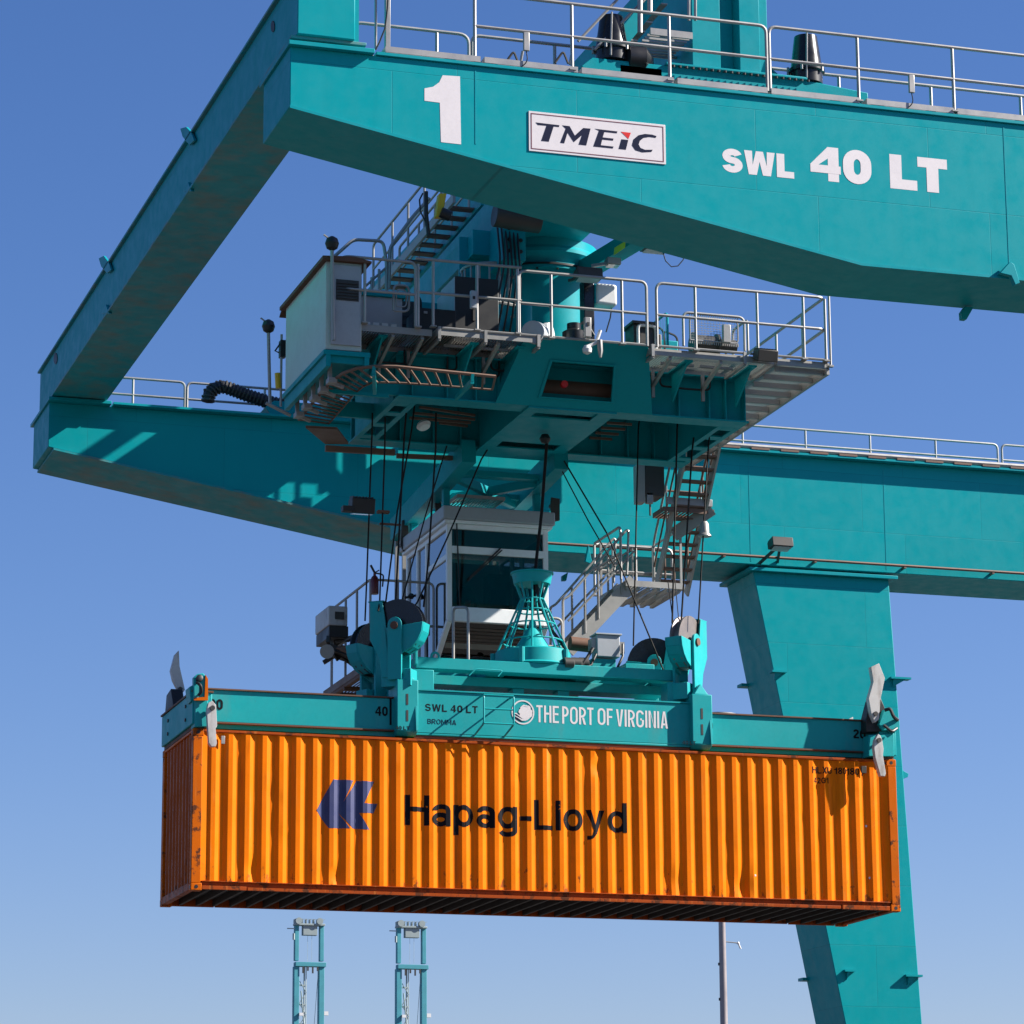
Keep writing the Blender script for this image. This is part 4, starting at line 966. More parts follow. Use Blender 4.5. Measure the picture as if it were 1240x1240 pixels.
# ------------------------------------------------------------------ hoisting ropes
HR = 'hoisting ropes between slewing frame and head block'
def rope(label, px, Ys, r=.0145, extra=None):
    pts = [at(x, y, Y=Y) for (x, y), Y in zip(px, Ys)]
    t = thing('hoisting_rope', label, 'rope', pts[-1], HR)
    MB().tube(pts, r, 8).build('strand', rope_m, t)
    return t
ZR = .35
rope('leftmost black hoisting rope, passing behind the hanging floodlight', [(451, 500), (450.6, 520), (444, 704), (442, 752)], [.6, .6, 1.9, 2.1])
rope('black hoisting rope with a brown clamp just right of the hanging floodlight', [(466.5, 505), (466, 540), (459.8, 728), (458, 740)], [.6, .6, .3, .25])
rope('thick dark hoisting rope dropping left of the cabin to the left front sheave', [(492, 500), (490, 520), (479, 728), (478.5, 735)], [.3, .3, .22, .2], .017)
rope('slightly slanting dark rope beside the thick one, running down to the left front sheave', [(502, 490), (498.6, 520), (481, 620), (467, 730)], [.5, .4, .3, .25])
rope('dark hoisting rope crossing the left cabin window', [(528, 500), (527.6, 542), (519, 675), (513, 735)], [.3, .3, .2, .2], .0165)
rope('thin rope slanting down left across the cabin corner', [(541, 540), (515, 625), (486.5, 728)], [.8, .5, .25], .012)
rope('thin bent rope across the front corner of the cabin', [(590, 545), (583, 556), (540, 655), (506, 728), (500, 738)], [.8, .7, .4, .25, .22], .014)
rope('thin black rope in front of the back girder, just left of the stair', [(775, 500), (773, 520), (767, 782)], [2.4, 2.3, 2.2])
rope('dark rope running down in front of the upper stair to the right front sheave', [(821, 500), (820, 520), (814, 755)], [.7, .6, .5], .0165)
rope('rusty dark rope just right of the stair ropes', [(840, 530), (838, 547), (825, 752)], [.6, .5, .3], .0165)
w = rope('rightmost hoisting rope with a grey bell shaped weight', [(859, 530), (857.7, 542), (852, 640), (845.6, 755)], [.5, .4, .3, .2])
a = at(853, 640, Y=.3); MB().lathe(a+Vector((0, 0, -.14)), [(.12, 0), (.11, .03), (.085, .05), (.075, .22), (.05, .26)], 16).build('weight', galv_d, w)
rope('thin rope crossing diagonally from the frame to the right rear sheave', [(683, 558), (735, 646), (803, 811)], [2.2, 2., 1.7], .015)
rope('thin rope crossing the other diagonal rope behind the stair railing', [(681, 571), (712, 630), (745, 687)], [2.3, 2.2, 2.1], .012)
rope('pair rope with thin strand beside the right front sheave', [(809, 705), (815, 752)], [2., .7], .01)
rope('thin bluish strand next to the rusty dark rope', [(817, 700), (822, 752)], [2., .5], .008)
fc = rope('black feeding cable from the frame down into the cage on the head block', [(663, 530), (662, 537), (656, 620), (647, 700), (645, 745)], [.9, 1., 1.1, 1.2, 1.2], .028)
m = MB(); a = at(660, 533, Y=.9); m.lathe(a, [(.06, -.05), (.1, .02), (.06, .1)], 14); m.build('cable_guide', black, fc)
cl_ = [o for o in COL.objects if o.get('label', '').startswith('black hoisting rope with a brown clamp')][0]
a = at(464, 620, Y=.5); m = MB(); m.box(a.x-.1, a.x+.1, .45, .56, a.z-.02, a.z+.02); m.box(a.x-.06, a.x+.3, .47, .52, a.z-.22, a.z-.19); m.build('clamp', rusty, cl_)

# ------------------------------------------------------------------ operator cabin
cab = thing('operator_cabin', 'glazed operator cabin with pale frame and sloping foot window below the crane trolley', 'crane cabin', (6.2, 4.6, 12.7))
cx0, cx1, cy0, cy1 = 5.24, 7.12, 3.45, 6.15
def czf(y, Y=cy0): return at(600, y, Y=Y).z
zr1, zr0 = 15.36, 15.12          # roof fascia
zt1, zm1, zm0, zs1, zs0 = 15.06, 14.66, 14.53, 13.56, 13.3
zlow, ylow = 12.72, 4.35
rf = MB(); rf.box(cx0-.1, cx1+.1, cy0-.12, cy1+.1, zr0, zr1).build('roof', greybox, cab, .02)
MB().box(cx0-.06, cx1+.06, cy0-.07, cy1+.06, zr0-.06, zr0-.002).build('roof_trim', cabw, cab, .01)
fr = MB(); pw = .09
zc = zr0-.06
for x in (cx0, cx1-pw):
    fr.box(x, x+pw, cy0, cy0+pw, zs0, zc); fr.box(x, x+pw, cy1-pw, cy1, zlow, zc)
fr.box(cx0+pw, cx1-pw, cy0-.01, cy0+pw-.01, zc-.09, zc-.002); fr.box(cx0+pw, cx1-pw, cy0-.01, cy0+pw-.01, zm0, zm1)
fr.box(cx0+pw, cx1-pw, cy0-.02, cy0+pw, zs0, zs1)
for x in (cx0, cx1-pw):
    fr.box(x, x+pw, cy0+pw, cy1-pw, zc-.09, zc-.002); fr.box(x+.01, x+pw-.01, cy0+pw, cy0+1.35, zm0-.1, zm0)
    fr.box(x+.005, x+pw-.005, cy0+1.35, cy0+1.45, 13.3, zc-.09); fr.box(x+.005, x+pw-.005, cy1-.75, cy1-.66, zlow, zc-.09)
    fr.bar((x+pw/2, cy0+.04, zs0+.02), (x+pw/2, ylow, zlow), pw, pw)
    fr.box(x, x+pw, ylow, cy1-pw, zlow, zlow+.1)
fr.bar((cx0+pw, ylow, zlow+.02), (cx1-pw, ylow, zlow+.02), pw, pw)
fr.build('frame', cabw, cab, .008)
def pane(name, pts, th, mat=glass): return MB().prism(pts, th).build(name, mat, cab)
yy = cy0+.035
pane('window_pane', [(cx0+pw, yy, zm1), (cx1-pw, yy, zm1), (cx1-pw, yy, zc-.09), (cx0+pw, yy, zc-.09)], (0, .012, 0))
pane('window_pane', [(cx0+pw, yy, zs1), (cx1-pw, yy, zs1), (cx1-pw, yy, zm0), (cx0+pw, yy, zm0)], (0, .012, 0))
pane('foot_window', [(cx0+pw, cy0+.1, zs0), (cx1-pw, cy0+.1, zs0), (cx1-pw, ylow, zlow+.08), (cx0+pw, ylow, zlow+.08)], (0, .01, .01), glass_c)
for x in (cx0+.04, cx1-.05):
    for y0, y1, z0, z1 in ((cy0+pw, cy0+1.35, zm0, zc-.09), (cy0+pw, cy0+1.35, zs0, zm0-.1), (cy0+1.45, cy1-.75, zlow+.1, zc-.09), (cy1-.66, cy1-pw, zlow+.1, zc-.09)):
        pane('side_window', [(x, y0, z0), (x, y1, z0), (x, y1, z1), (x, y0, z1)], (.012, 0, 0), glass_s)
    pane('side_window', [(x, cy0+.14, zs0), (x, cy0+1.35, zs0), (x, cy0+1.35, 12.75), (x, ylow, 12.8)], (.012, 0, 0), glass_s)
MB().box(cx0+pw, cx1-pw, cy1-.05, cy1-.02, zlow+.1, zc-.1).build('rear_wall', greybox, cab)
m = MB(); m.box(6.55, 6.95, cy1-.9, cy1-.6, 13.0, 14.6); m.build('rack', darkst, cab); MB().box(6.6, 6.9, cy1-.93, cy1-.9, 13.9, 14.3).build('screen', letter_n, cab)
m = MB()
for i in range(5): y_ = 3.66+i*.075; z_ = zs0-(y_-cy0)*.62+.03; m.box(cx0+.12, cx1-.12, y_, y_+.02, z_, z_+.03)
m.build('foot_grille', tray_m, cab)
m = MB(); m.prism([(cx0+.15, ylow-.02, zlow+.13), (cx1-.15, ylow-.02, zlow+.13), (cx1-.15, 3.98, 13.03), (cx0+.15, 3.98, 13.03)], (0, .03, .03)); m.build('foot_plate', white, cab)  # pale plate added behind the glass in place of its bright reflection
m = MB(); m.prism([(cx0+.15, 3.94, 13.06), (cx1-.15, 3.94, 13.06), (cx1-.15, 3.62, 13.3), (cx0+.15, 3.62, 13.3)], (0, .06, .06)); m.build('foot_rest', tray_m, cab)
MB().box(cx0+.02, cx1-.02, ylow+.1, cy1-.02, zlow-.06, zlow-.002).build('floor', rusty, cab)
w1, w0 = at(606, 664, Y=cy0-.03), at(568, 700, Y=cy0-.03)
wp = MB(); wp.bar(w0, w1, .035, .025); wp.bar(w0+Vector((-.03, 0, -.06)), w1+Vector((.03, 0, -.03)), .02, .02); wp.build('wiper', black, cab)
MB().bar(at(557, 735, Y=cy0-.03), at(553, 632, Y=cy0-.03), .02, .02).build('wiper_rod', black, cab)
# operator chair and consoles inside
ch = thing('operator_chair', 'dark operator chair with two control consoles behind the cabin glass', 'chair', (5.9, 4.9, 12.7))
c0 = at(572, 735, Y=4.6)
MB().box(c0.x-.25, c0.x+.25, 4.4, 4.9, 13.35, 13.5).build('seat', seat_m, ch, .04, 3)
m = MB(); m.prism([(c0.x-.24, 4.85, 13.45), (c0.x+.24, 4.85, 13.45), (c0.x+.2, 5.0, 14.05), (c0.x+.1, 5.02, 14.3), (c0.x-.1, 5.02, 14.3), (c0.x-.2, 5.0, 14.05)], (0, .1, 0)); m.build('backrest', seat_m, ch, .04, 3)
MB().box(c0.x-.08, c0.x+.1, 4.83, 4.86, 13.6, 13.95).build('lumbar_pad', greybox, ch, .03)
MB().lathe((c0.x, 4.7, 12.7), [(.3, 0), (.3, .04), (.09, .08), (.09, .66)], 20).build('pedestal', darkst, ch)
for x in (c0.x-.42, c0.x+.75):
    m = MB(); m.prism([(x, 3.95, 13.3), (x, 4.7, 13.3), (x, 4.7, 13.72), (x, 4.2, 13.78), (x, 3.95, 13.6)], (.3, 0, 0)); cs = m.build('console', black, ch, .02)
    MB().cyl((x+.2, 4.15, 13.74), (x+.2, 4.13, 13.84), .05, 16).build('button', red, cs)
    MB().cyl((x+.1, 4.4, 13.76), (x+.1, 4.4, 13.95), .02, 8, .03).build('joystick', black, cs)
    MB().box(x+.02, x+.28, 4.3, 4.6, 12.72, 13.3).build('console_leg', darkst, cs)
# dark flaps on the cabin roof
for px in ([(667, 612), (668, 602), (678, 604), (678, 630), (669, 632)], [(528, 630), (527, 604), (530, 592), (533, 594), (535, 622), (531, 628)], [(485, 660), (487, 630), (494, 628), (495, 655), (489, 668)]):
    Y = cy0-.1 if px[0][0] > 600 else (4.6 if px[0][0] > 500 else 6.)
    t_ = thing('roof_flap', 'dark upright flap at the cabin roof, %s' % {667: 'right front corner', 528: 'left side near the suspension beam', 485: 'left rear corner'}[px[0][0]], 'flap', at(*px[0], Y=Y), 'dark flaps at the cabin roof')
    poly_px(px, Y, .05).build('plate', darkst, t_, .005); a = at(*px[0], Y=Y); MB().box(a.x, a.x+.12, Y+.05, Y+.12, a.z-.02, a.z+.03).build('hinge', darkst, t_)
# cabin access platform on the left with railing, ac unit, extinguisher
cp_ = thing('cabin_platform', 'grated brown access platform below and left of the operator cabin', 'platform', (5, 5.4, 12.6))
grating('grating', cp_, 3.95, 5.2, 4.25, 7.2, 12.62, tray_m, .06, 'y', fr=.12)
grating('grating', cp_, 5.22, 8.4, 4.4, 7.2, 12.6, tray_m, .06, 'y', fr=.12)
m = MB()
for x in (4.0, 5.1, 6.2, 7.3, 8.2): m.bar((x, 4.3, 12.5), (x, 7.2, 12.5), .08, .12)
for y in (4.4, 5.7, 7.1): m.bar((3.95, y, 12.42), (8.4, y, 12.42), .08, .08)
m.build('joist', rusty, cp_)
m = MB()
for x in (5.3, 7.05):
    for y in (6.5, 7.0): m.bar((x, y, 12.5), (x, y, 15.8), .07, .07)
m.build('hanger_post', galv, cp_)
CG = 'railings round the cabin platform'
railing('guard_railing', 'railing at the left edge of the cabin platform, above the air conditioner', [(5.25, 4.35, 12.64), (4.08, 4.35, 12.64), (4.08, 7.1, 12.64)], 1.52, [.15, 1.17, 2.1, 2.9, 3.9], (1, .48), group=CG, r=.024)
railing('guard_railing', 'small bent railing in front of the cabin foot window', [at(549, 800, Y=3.3), at(567, 800, Y=2.9)], .95, [], (1,), group=CG)
railing('guard_railing', 'small dark railing against the left cabin window', [at(523, 770, Y=5.2), at(541, 770, Y=5.2)], 1.05, [], (1, .35), group=CG)
a, b_ = at(398, 733, Y=5.9), at(421, 758, Y=5.9)
ac = thing('air_conditioner', 'dusty white air conditioner hanging at the left end of the cabin platform', 'air conditioner', (a.x, 5.9, b_.z))
MB().box(a.x, b_.x, 5.9, 6.9, b_.z, a.z).build('casing', white_scr, ac, .02)
MB().box(a.x+.02, b_.x+.02, 5.92, 6.9, b_.z-.22, b_.z-.002).build('grille', black, ac, .01)
m = MB(); p = at(409, 742, Y=5.89); m.box(p.x-.05, p.x+.12, 5.885, 5.899, p.z-.12, p.z+.02); m.build('label_plate', darkst, ac)
ab = thing('pipe_bundle', 'rusty bundle of brackets, pipes and lamp below the air conditioner', 'pipes', at(410, 795, Y=5.6))
rnd = random.Random(3)
m = MB()
for i in range(16):
    p = at(393+rnd.random()*48, 776+rnd.random()*22, Y=5.5+rnd.random()*.8)
    q = p+Vector((rnd.uniform(-.25, .35), rnd.uniform(-.3, .3), rnd.uniform(-.16, .16)))
    m.bar(p, q, rnd.uniform(.04, .12), rnd.uniform(.04, .14))
m.bar(at(395, 786, Y=5.9), at(440, 800, Y=5.9), .5, .12); m.build('bracket', darkst, ab, .006)
m = MB()
for i in range(7):
    p = at(398+rnd.random()*40, 776+rnd.random()*18, Y=5.4); m.tube(fillet([p, p+Vector((.2, -.1, -.1)), p+Vector((.4, 0, .05)), p+Vector((.55, .1, -.1))], .1), .025, 6)
m.build('pipe', tray_m, ab)
a = at(396, 789, Y=5.4); MB().lathe(a, [(.13, 0), (.12, .1), (.05, .2)], 18, (.3, .9, .2)).build('lamp', galv, ab)
a = at(451, 710, Y=4.32); fe = thing('fire_extinguisher', 'dark red fire extinguisher hung on the cabin platform railing', 'fire extinguisher', a+Vector((0, 0, -.22)))
MB().lathe(a+Vector((.04, 0, -.14)), [(.07, 0), (.075, .03), (.075, .25), (.055, .31), (.025, .34), (.025, .38)], 20).build('cylinder', extred, fe)
m = MB(); m.bar(a+Vector((.04, 0, .25)), a+Vector((-.04, -.02, .38)), .03, .03); m.bar(a+Vector((.04, 0, .25)), a+Vector((.12, 0, .3)), .03, .02); m.build('handle', black, fe)
MB().tube(fillet([a+Vector((.05, -.02, .24)), a+Vector((.2, -.02, .22)), a+Vector((.18, -.02, -.0))], .05), .014, 6).build('hose', black, fe)
a = at(498, 722, Y=5.6); mr = thing('wind_gauge', 'small dark lever beside the left cabin door', 'lever', a); MB().bar(at(490, 724, Y=5.6), at(504, 721, Y=5.6), .04, .04).build('arm', black, mr); MB().lathe(a, [(.03, -.05), (.07, 0), (.03, .05)], 12).build('knob', black, mr)

# ------------------------------------------------------------------ stairs on the right of the cabin
s1 = thing('access_stair', 'steep upper stair with brown treads on the right, below the slewing deck', 'stair', (10.3, 6, 14.5))
U0, U1 = Vector((9.98, 3.9, 17.0)), Vector((9.98, 5.75, 14.55))
for dx_ in (0, .62):
    MB().bar(U0+Vector((dx_, 0, 0)), U1+Vector((dx_, 0, 0)), .04, .2).build('stringer', galv_d, s1)
n = 12
for i in range(1, n):
    p = U0+(U1-U0)*(i/n); MB().box(p.x+.025, p.x+.595, p.y-.11, p.y+.09, p.z-.03, p.z).build('tread', tray_m, s1)
for dx_ in (-.02, .66):
    up = Vector((0, 0, .95)); o_ = Vector((dx_, 0, 0))
    MB().tube(fillet([U0+o_, U0+o_+up, U1+o_+up, U1+o_], .12), .022, 8).build('handrail', tray_m if dx_ > 0 else galv, s1)
    MB().tube([U0+o_+up*.5, U1+o_+up*.5], .018, 6).build('mid_rail', tray_m, s1)
    for f in (.3, .6): p = U0+(U1-U0)*f+o_; MB().cyl(p, p+up, .018, 6).build('post', galv, s1)
# mid plate + landing
ml = thing('stair_landing', 'grated landing with pale toe board between the two stairs right of the cabin', 'landing', (9.6, 5.6, 14.5))
grating('grating', ml, 9.1, 10.25, 4.9, 6.5, 14.55, galv_d, .07, 'y', fr=.1)
grating('grating', ml, 9.75, 10.75, 4.6, 5.2, 15.92, tray_m, .07, 'y', fr=.08)
for x, y in ((10.2, 4.95), (9.15, 6.45), (10.2, 6.45)): MB().bar((x, y, 14.5), (x, y, 15.6), .04, .04).build('post', galv_d, ml)
for z_ in (15.05, 15.6): MB().tube([(9.1, 6.5, z_), (10.25, 6.5, z_)], .02, 6).build('mid_rail', galv, ml)
for x_ in (9.4, 9.8): MB().tube([(x_, 6.5, 14.55), (x_, 6.5, 15.6)], .018, 6).build('post', galv, ml)
for z_ in (16.4, 16.9): MB().tube([(9.7, 5.25, z_), (10.8, 5.25, z_)], .02, 6).build('mid_rail', tray_m, ml)
for x_ in (9.72, 10.25, 10.78): MB().tube([(x_, 5.25, 15.9), (x_, 5.25, 16.9)], .018, 6).build('post', tray_m, ml)
MB().tube([(9.15, 4.95, 15.1), (9.15, 6.45, 15.1)], .02, 6).build('mid_rail', galv, ml)
MB().tube([(10.2, 4.95, 15.6), (10.2, 6.45, 15.6)], .02, 6).build('top_rail', galv, ml)
for y in (5.3, 5.8): MB().tube([(10.2, y, 14.55), (10.2, y, 15.6)], .018, 6).build('post', tray_m, ml)
m = MB()
for i in range(6): m.bar((9.15+i*.2, 4.95, 14.42), (9.15+i*.2, 6.45, 14.42), .07, .06)
m.build('joist', galv_d, ml)
tb0, tb1 = at(807, 602, Y=4.6), at(862, 618, Y=4.6)
mp = thing('toe_board', 'pale horizontal toe plate crossing the upper stair', 'board', (tb0.x, 4.6, tb1.z))
MB().box(tb0.x, tb1.x, 4.56, 4.6, tb1.z+.06, tb0.z).build('plate', galv, mp, .005); a, b_ = at(781, 598, Y=4.6), at(789, 611, Y=4.6); MB().box(a.x, b_.x, 4.5, 4.6, b_.z, a.z).build('end_plate', galv, mp, .005)
m = MB(); m.bar(at(862, 616, Y=4.6), at(815, 648, Y=4.9), .06, .25); m.build('brace', galv_d, mp)
a, b_ = at(781, 563, Y=4.5), at(805, 601, Y=4.5)
db = thing('dark_cabinet', 'tall dark cabinet hanging left of the upper stair', 'cabinet', (a.x, 4.5, b_.z)); MB().box(a.x, b_.x, 4.5, 5.0, b_.z, a.z).build('body', darkst, db, .01)
m = MB(); m.box(a.x-.16, a.x-.01, 4.48, 4.7, b_.z-.15, a.z); m.build('side_frame', galv_d, db, .005)
s2 = thing('access_stair', 'lower stair with round handrails descending left to the cabin platform', 'stair', (8.6, 5.2, 12.7))
V0, V1 = at(768, 703, Y=5.0), at(688, 788, Y=5.0)
for dy in (0, .7):
    o_ = Vector((0, dy, 0)); MB().bar(V0+o_, V1+o_, .04, .26).build('stringer', galv_d, s2)
n = 10
for i in range(1, n):
    p = V0+(V1-V0)*(i/n); MB().box(p.x-.12, p.x+.12, 5.03, 5.67, p.z-.03, p.z).build('tread', galv_d, s2)
for dy in (-.02, .72):
    o_ = Vector((0, dy, 0)); up = Vector((0, 0, 1.0))
    MB().tube(fillet([V0+o_+Vector((-.15, 0, .1)), V0+o_+up+Vector((-.1, 0, 0)), V1+o_+up, V1+o_+Vector((-.1, 0, .95)), V1+o_+Vector((-.1, 0, .1))], .14), .025, 8).build('handrail', galv, s2)
    MB().tube([V0+o_+up*.55, V1+o_+up*.55], .022, 6).build('mid_rail', galv, s2)
    for f in (.2, .55, .75): p = V0+(V1-V0)*f+o_; MB().cyl(p, p+up, .022, 6).build('post', galv, s2)
railing('guard_railing', 'rounded railing at the landing between the right stairs', [(9.02, 4.95, 14.58), (9.02, 6.5, 14.58), (10.6, 6.5, 14.58)], 1.0, [1.5, 2.4], (1, .5), group=CG)
railing('guard_railing', 'low railing hoop at the foot of the lower right stair', [(7.3, 4.6, 12.65), (7.75, 4.6, 12.65)], 1.05, [], (1, .5), group=CG)

# ------------------------------------------------------------------ head block with sheaves
hb = thing('head_block', 'teal head block with rope sheaves and a conical cable cage on the spreader', 'head block', (6.1, 1.2, 11.5))
zh0, zh1 = 11.86, 12.05
m = MB()
m.box(3.85, 8.65, .55, .85, zh0, zh1); m.box(3.85, 8.65, 1.6, 1.9, zh0, zh1)
for x in (3.85, 5.2, 6.8, 8.35): m.box(x, x+.3, .85, 1.6, zh0+.01, zh1-.01)
m.box(5.4, 6.8, .86, 1.59, zh1-.03, zh1+.004)
m.build('frame_beam', teal_w, hb, .01)
m = MB(); m.box(4.1, 8.4, 1.05, 1.5, 11.7, 11.855)
m.box(5.7, 5.9, 1.1, 1.4, 11.44, 11.7); m.box(6.5, 6.7, 1.1, 1.4, 11.44, 11.7)
m.build('lower_pan', teal_w, hb, .006)
m = MB()
for x in (3.75, 8.2):
    for y in (.35, 1.75): MB().box(x, x+.35, y, y+.35, 11.44, 11.8).build('lock_housing', teal_w, hb, .01)
# beam end plate (bright) + lifting eye + hand rail loop
m = MB(); m.box(3.80, 3.84, .42, .6, 11.9, 12.22); m.build('end_plate', teal_w, hb, .005)
a = at(527, 797, Y=.6)
m = MB(); m.tube([a+Vector((.065*math.cos(k*math.pi/8), 0, .065*math.sin(k*math.pi/8)+.03)) for k in range(16)], .022, 8, True); m.build('lifting_eye', teal_w, hb)
m = MB(); m.tube(fillet([at(568, 818, Y=.45), at(576, 810, Y=.45), at(609, 812, Y=.45), at(603, 819, Y=.45)], .05), .012, 6); m.build('grab_handle', teal_w, hb)
def sheave(c, ang, mirror, mat=None):
    """u along the plate, n outward, w up"""
    M = Matrix.Translation(c) @ Matrix.Rotation(ang, 4, 'Z')      # local: x=u, -y = outward, z=w
    s = -1 if mirror else 1
    r = .46
    m = MB()
    # half-round guards front and back, strap, tall side plate, foot block
    for y in (-.16, .13):
        pts = [(s*(-.2), y, -.02), (s*.48, y, .04)]+[(s*.48*math.cos(a_), y, .04-.50*math.sin(a_)) for a_ in (R(18), R(36), R(54), R(72))]+[(s*.0, y, -.52), (s*(-.14), y, -.56)]
        m.prism(pts, (0, .03, 0))
    rim = [(s*.485*math.cos(R(k)), -.13, .04-.50*math.sin(R(k))) for k in (0, 18, 36, 54, 72)]
    for i in range(4): m.prism([rim[i], rim[i+1], (rim[i+1][0]*.95, -.13, rim[i+1][2]*.95), (rim[i][0]*.95, -.13, rim[i][2]*.95)], (0, .26, 0))
    for y in (-.16, .13):
        m.prism([(s*-.46, y, .43), (s*-.24, y, .43), (s*-.17, y, .0), (s*-.1, y, -.5), (s*-.1, y, -.86), (s*-.24, y, -.84), (s*-.3, y, -.5), (s*-.46, y, -.2)], (0, .03, 0))
    m.prism([(s*-.46, -.13, .43), (s*-.43, -.13, .43), (s*-.43, -.13, -.16), (s*-.46, -.13, -.16)], (0, .26, 0))
    m.prism([(s*-.5, -.15, .432), (s*-.22, -.15, .432), (s*-.22, -.15, .45), (s*-.5, -.15, .45)], (0, .30, 0))
    for y in (-.21, .16):
        st_ = [(-.12, y, -.9)]+[(.125*math.cos(R(k)), y, .02+.125*math.sin(R(k))) for k in range(180, -1, -20)]+[(.12, y, -.9)]
        m.prism(st_, (0, .05, 0))
    m.box(-.26, .26, -.14, .14, -1.0, -.72)
    m.xf(M); h = m.build('sheave_housing', teal_w, hb, .006)
    d = MB(); d.lathe((0, -.1, 0), [(r, 0), (r, .03), (r-.05, .06), (r-.05, .12), (r, .15), (r, .18)], 40, (0, 1, 0)); d.xf(M); d.build('sheave', mat or blackgloss, h)
    p = MB(); p.cyl((0, -.24, 0), (0, .22, 0), .065, 18); p.xf(M); p.build('axle_pin', rusty, h)
cfl, cfr = at(483.5, 760, Y=.22), at(831, 779, Y=.42)
sheave(cfl, R(-38), False)
sheave(Vector((cfr.x, .42, cfr.z)), R(42), True, sheave_m)
cbl, cbr = at(452, 780, Y=2.2), at(791, 797, Y=2.2)
sheave(Vector((cbl.x, 2.2, cfl.z)), R(25), True)
sheave(Vector((cbr.x, 2.2, cfl.z)), R(-15), True)  # both rear sheaves are black, their shade is put into the steel colour
# cable cage
cc = Vector((at(645, 790, Y=1.2).x, 1.2, 12.05))
m = MB(); m.lathe(cc, [(.68, 0), (.70, .03), (.66, .06), (.64, .28), (.62, .3), (.5, .3)], 40); m.build('cage_drum', teal_w, hb)
m = MB(); m.lathe(cc+Vector((0, 0, .28)), [(.36, 0), (.1, .42), (.07, .45), (.06, .55), (.02, .6)], 28); m.build('inner_cone', teal_w, hb)
m = MB()
for k in range(9):
    a_ = k*2*math.pi/9+.2; ca, sa = math.cos(a_), math.sin(a_)
    m.tube([cc+Vector((.62*ca, .62*sa, .26)), cc+Vector((.19*ca, .19*sa, 1.22)), cc+Vector((.29*ca, .29*sa, 1.5))], .019, 6)
for z, r in ((.48, .52), (.78, .385), (1.02, .275), (1.22, .19)): m.tube([cc+Vector((r*math.cos(k*math.pi/12), r*math.sin(k*math.pi/12), z)) for k in range(24)], .014, 6, True)
m.build('cage_bars', teal_w, hb)
m = MB(); m.lathe(cc+Vector((0, 0, 1.48)), [(.31, 0), (.32, .03), (.345, .17), (.37, .18), (.37, .2), (.26, .2)], 36); m.build('cage_collar', teal_w, hb)
m = MB(); m.tube([cc+Vector((.05, 0, 1.6)), cc+Vector((.12, -.1, 1.1)), cc+Vector((.3, -.1, .7)), cc+Vector((.55, -.2, .33))], .03, 6); m.build('cable', black, hb)
for k in range(5):
    a_ = k*2*math.pi/5-.9; p = cc+Vector((.67*math.cos(a_), .67*math.sin(a_), .02)); m = MB(); m.cyl(p, p+Vector((0, 0, .26)), .05, 10); m.build('cage_lug', teal_w, hb)
# junction box on its post, with cables
a, b_ = at(723, 768, Y=1.), at(751, 796, Y=1.)
m = MB(); m.box(a.x, b_.x, 1., 1.3, b_.z, a.z); jb = m.build('control_box', greybox, hb, .012)
m = MB(); m.box(a.x-.03, b_.x+.03, .97, 1.32, a.z, a.z+.025); m.build('lid', greybox, jb, .004)
m = MB(); m.box(b_.x, b_.x+.1, 1.05, 1.2, a.z-.3, a.z-.1); m.box(a.x-.08, a.x, 1.05, 1.25, a.z-.25, a.z-.06); m.build('socket', galv, jb)
m = MB(); c0, c1 = at(717, 797, Y=1.05), at(746, 818, Y=1.05); m.box(c0.x, c1.x, 1.05, 1.25, 12.05, c0.z); m.build('box_post', teal_w, hb, .006)
m = MB()
m.tube([at(754, 780, Y=1.), at(754, 795, Y=.9), at(747, 810, Y=.8), at(730, 815, Y=.75), at(712, 810, Y=.8), at(700, 806, Y=.9), at(692, 806, Y=1.)], .022, 8)
m.tube([at(718, 785, Y=1.), at(712, 795, Y=.95), at(705, 805, Y=.9), at(690, 810, Y=.9)], .03, 8)
m.tube([at(722, 792, Y=1.), at(716, 805, Y=.9), at(700, 812, Y=.85)], .02, 8); m.build('cable', black, hb)
m = MB(); m.tube([at(690, 779, Y=1.6), at(716, 782, Y=1.6)], .12, 12); m.build('hydraulic_cylinder', rusty, hb)
MB().box(at(755, 800, Y=1.5).x, at(790, 800, Y=1.5).x, 1.4, 2., 12.05, 12.3).build('bearing_block', teal_w, hb, .01)
for i in range(3):
    p = at(683+i*9, 803, Y=.6+.2*i); m = MB(); m.lathe(p, [(.1, 0), (.1, .15), (.05, .18)], 12, (1, 0, 0)); m.build('valve', darkst, hb)

# ------------------------------------------------------------------ spreader
sp = thing('container_spreader', 'telescopic teal spreader with white lettering locked onto the orange container', 'spreader', (6.1, 1.2, 10.62))
Ym, Yt = .12, .2
m = MB(); m.box(3.66, 8.56, Ym, 2.3, 10.70, 11.40); m.box(3.6, 8.6, Ym+.0, Ym+.3, 10.66, 10.70); m.build('main_frame', teal_w, sp, .01)
m = MB(); m.box(3.64, 8.58, Ym-.02, Ym+.1, 11.402, 11.425); m.build('top_strip', teal_w, sp)
m = MB(); m.box(3.7, 8.5, Ym+.02, Ym+.5, 10.615, 10.655); m.build('wear_plate', rusty, sp)
for x0, x1 in ((.22, 3.64), (8.58, 11.97)):
    m = MB(); m.box(x0, x1, Yt, 2.2, 10.74, 11.26); bmx = m.build('telescopic_beam', teal_w, sp, .01)
    m = MB(); m.box(x0, x1, Yt-.03, Yt+.1, 11.262, 11.285); m.box(x0, x1, Yt-.04, Yt+.1, 10.715, 10.738); m.build('rusty_flange', rusty, bmx)
    m = MB(); m.box(x0+.1, x1, Yt+.05, 2.1, 10.64, 10.712); m.build('under_beam', teal_w, bmx)
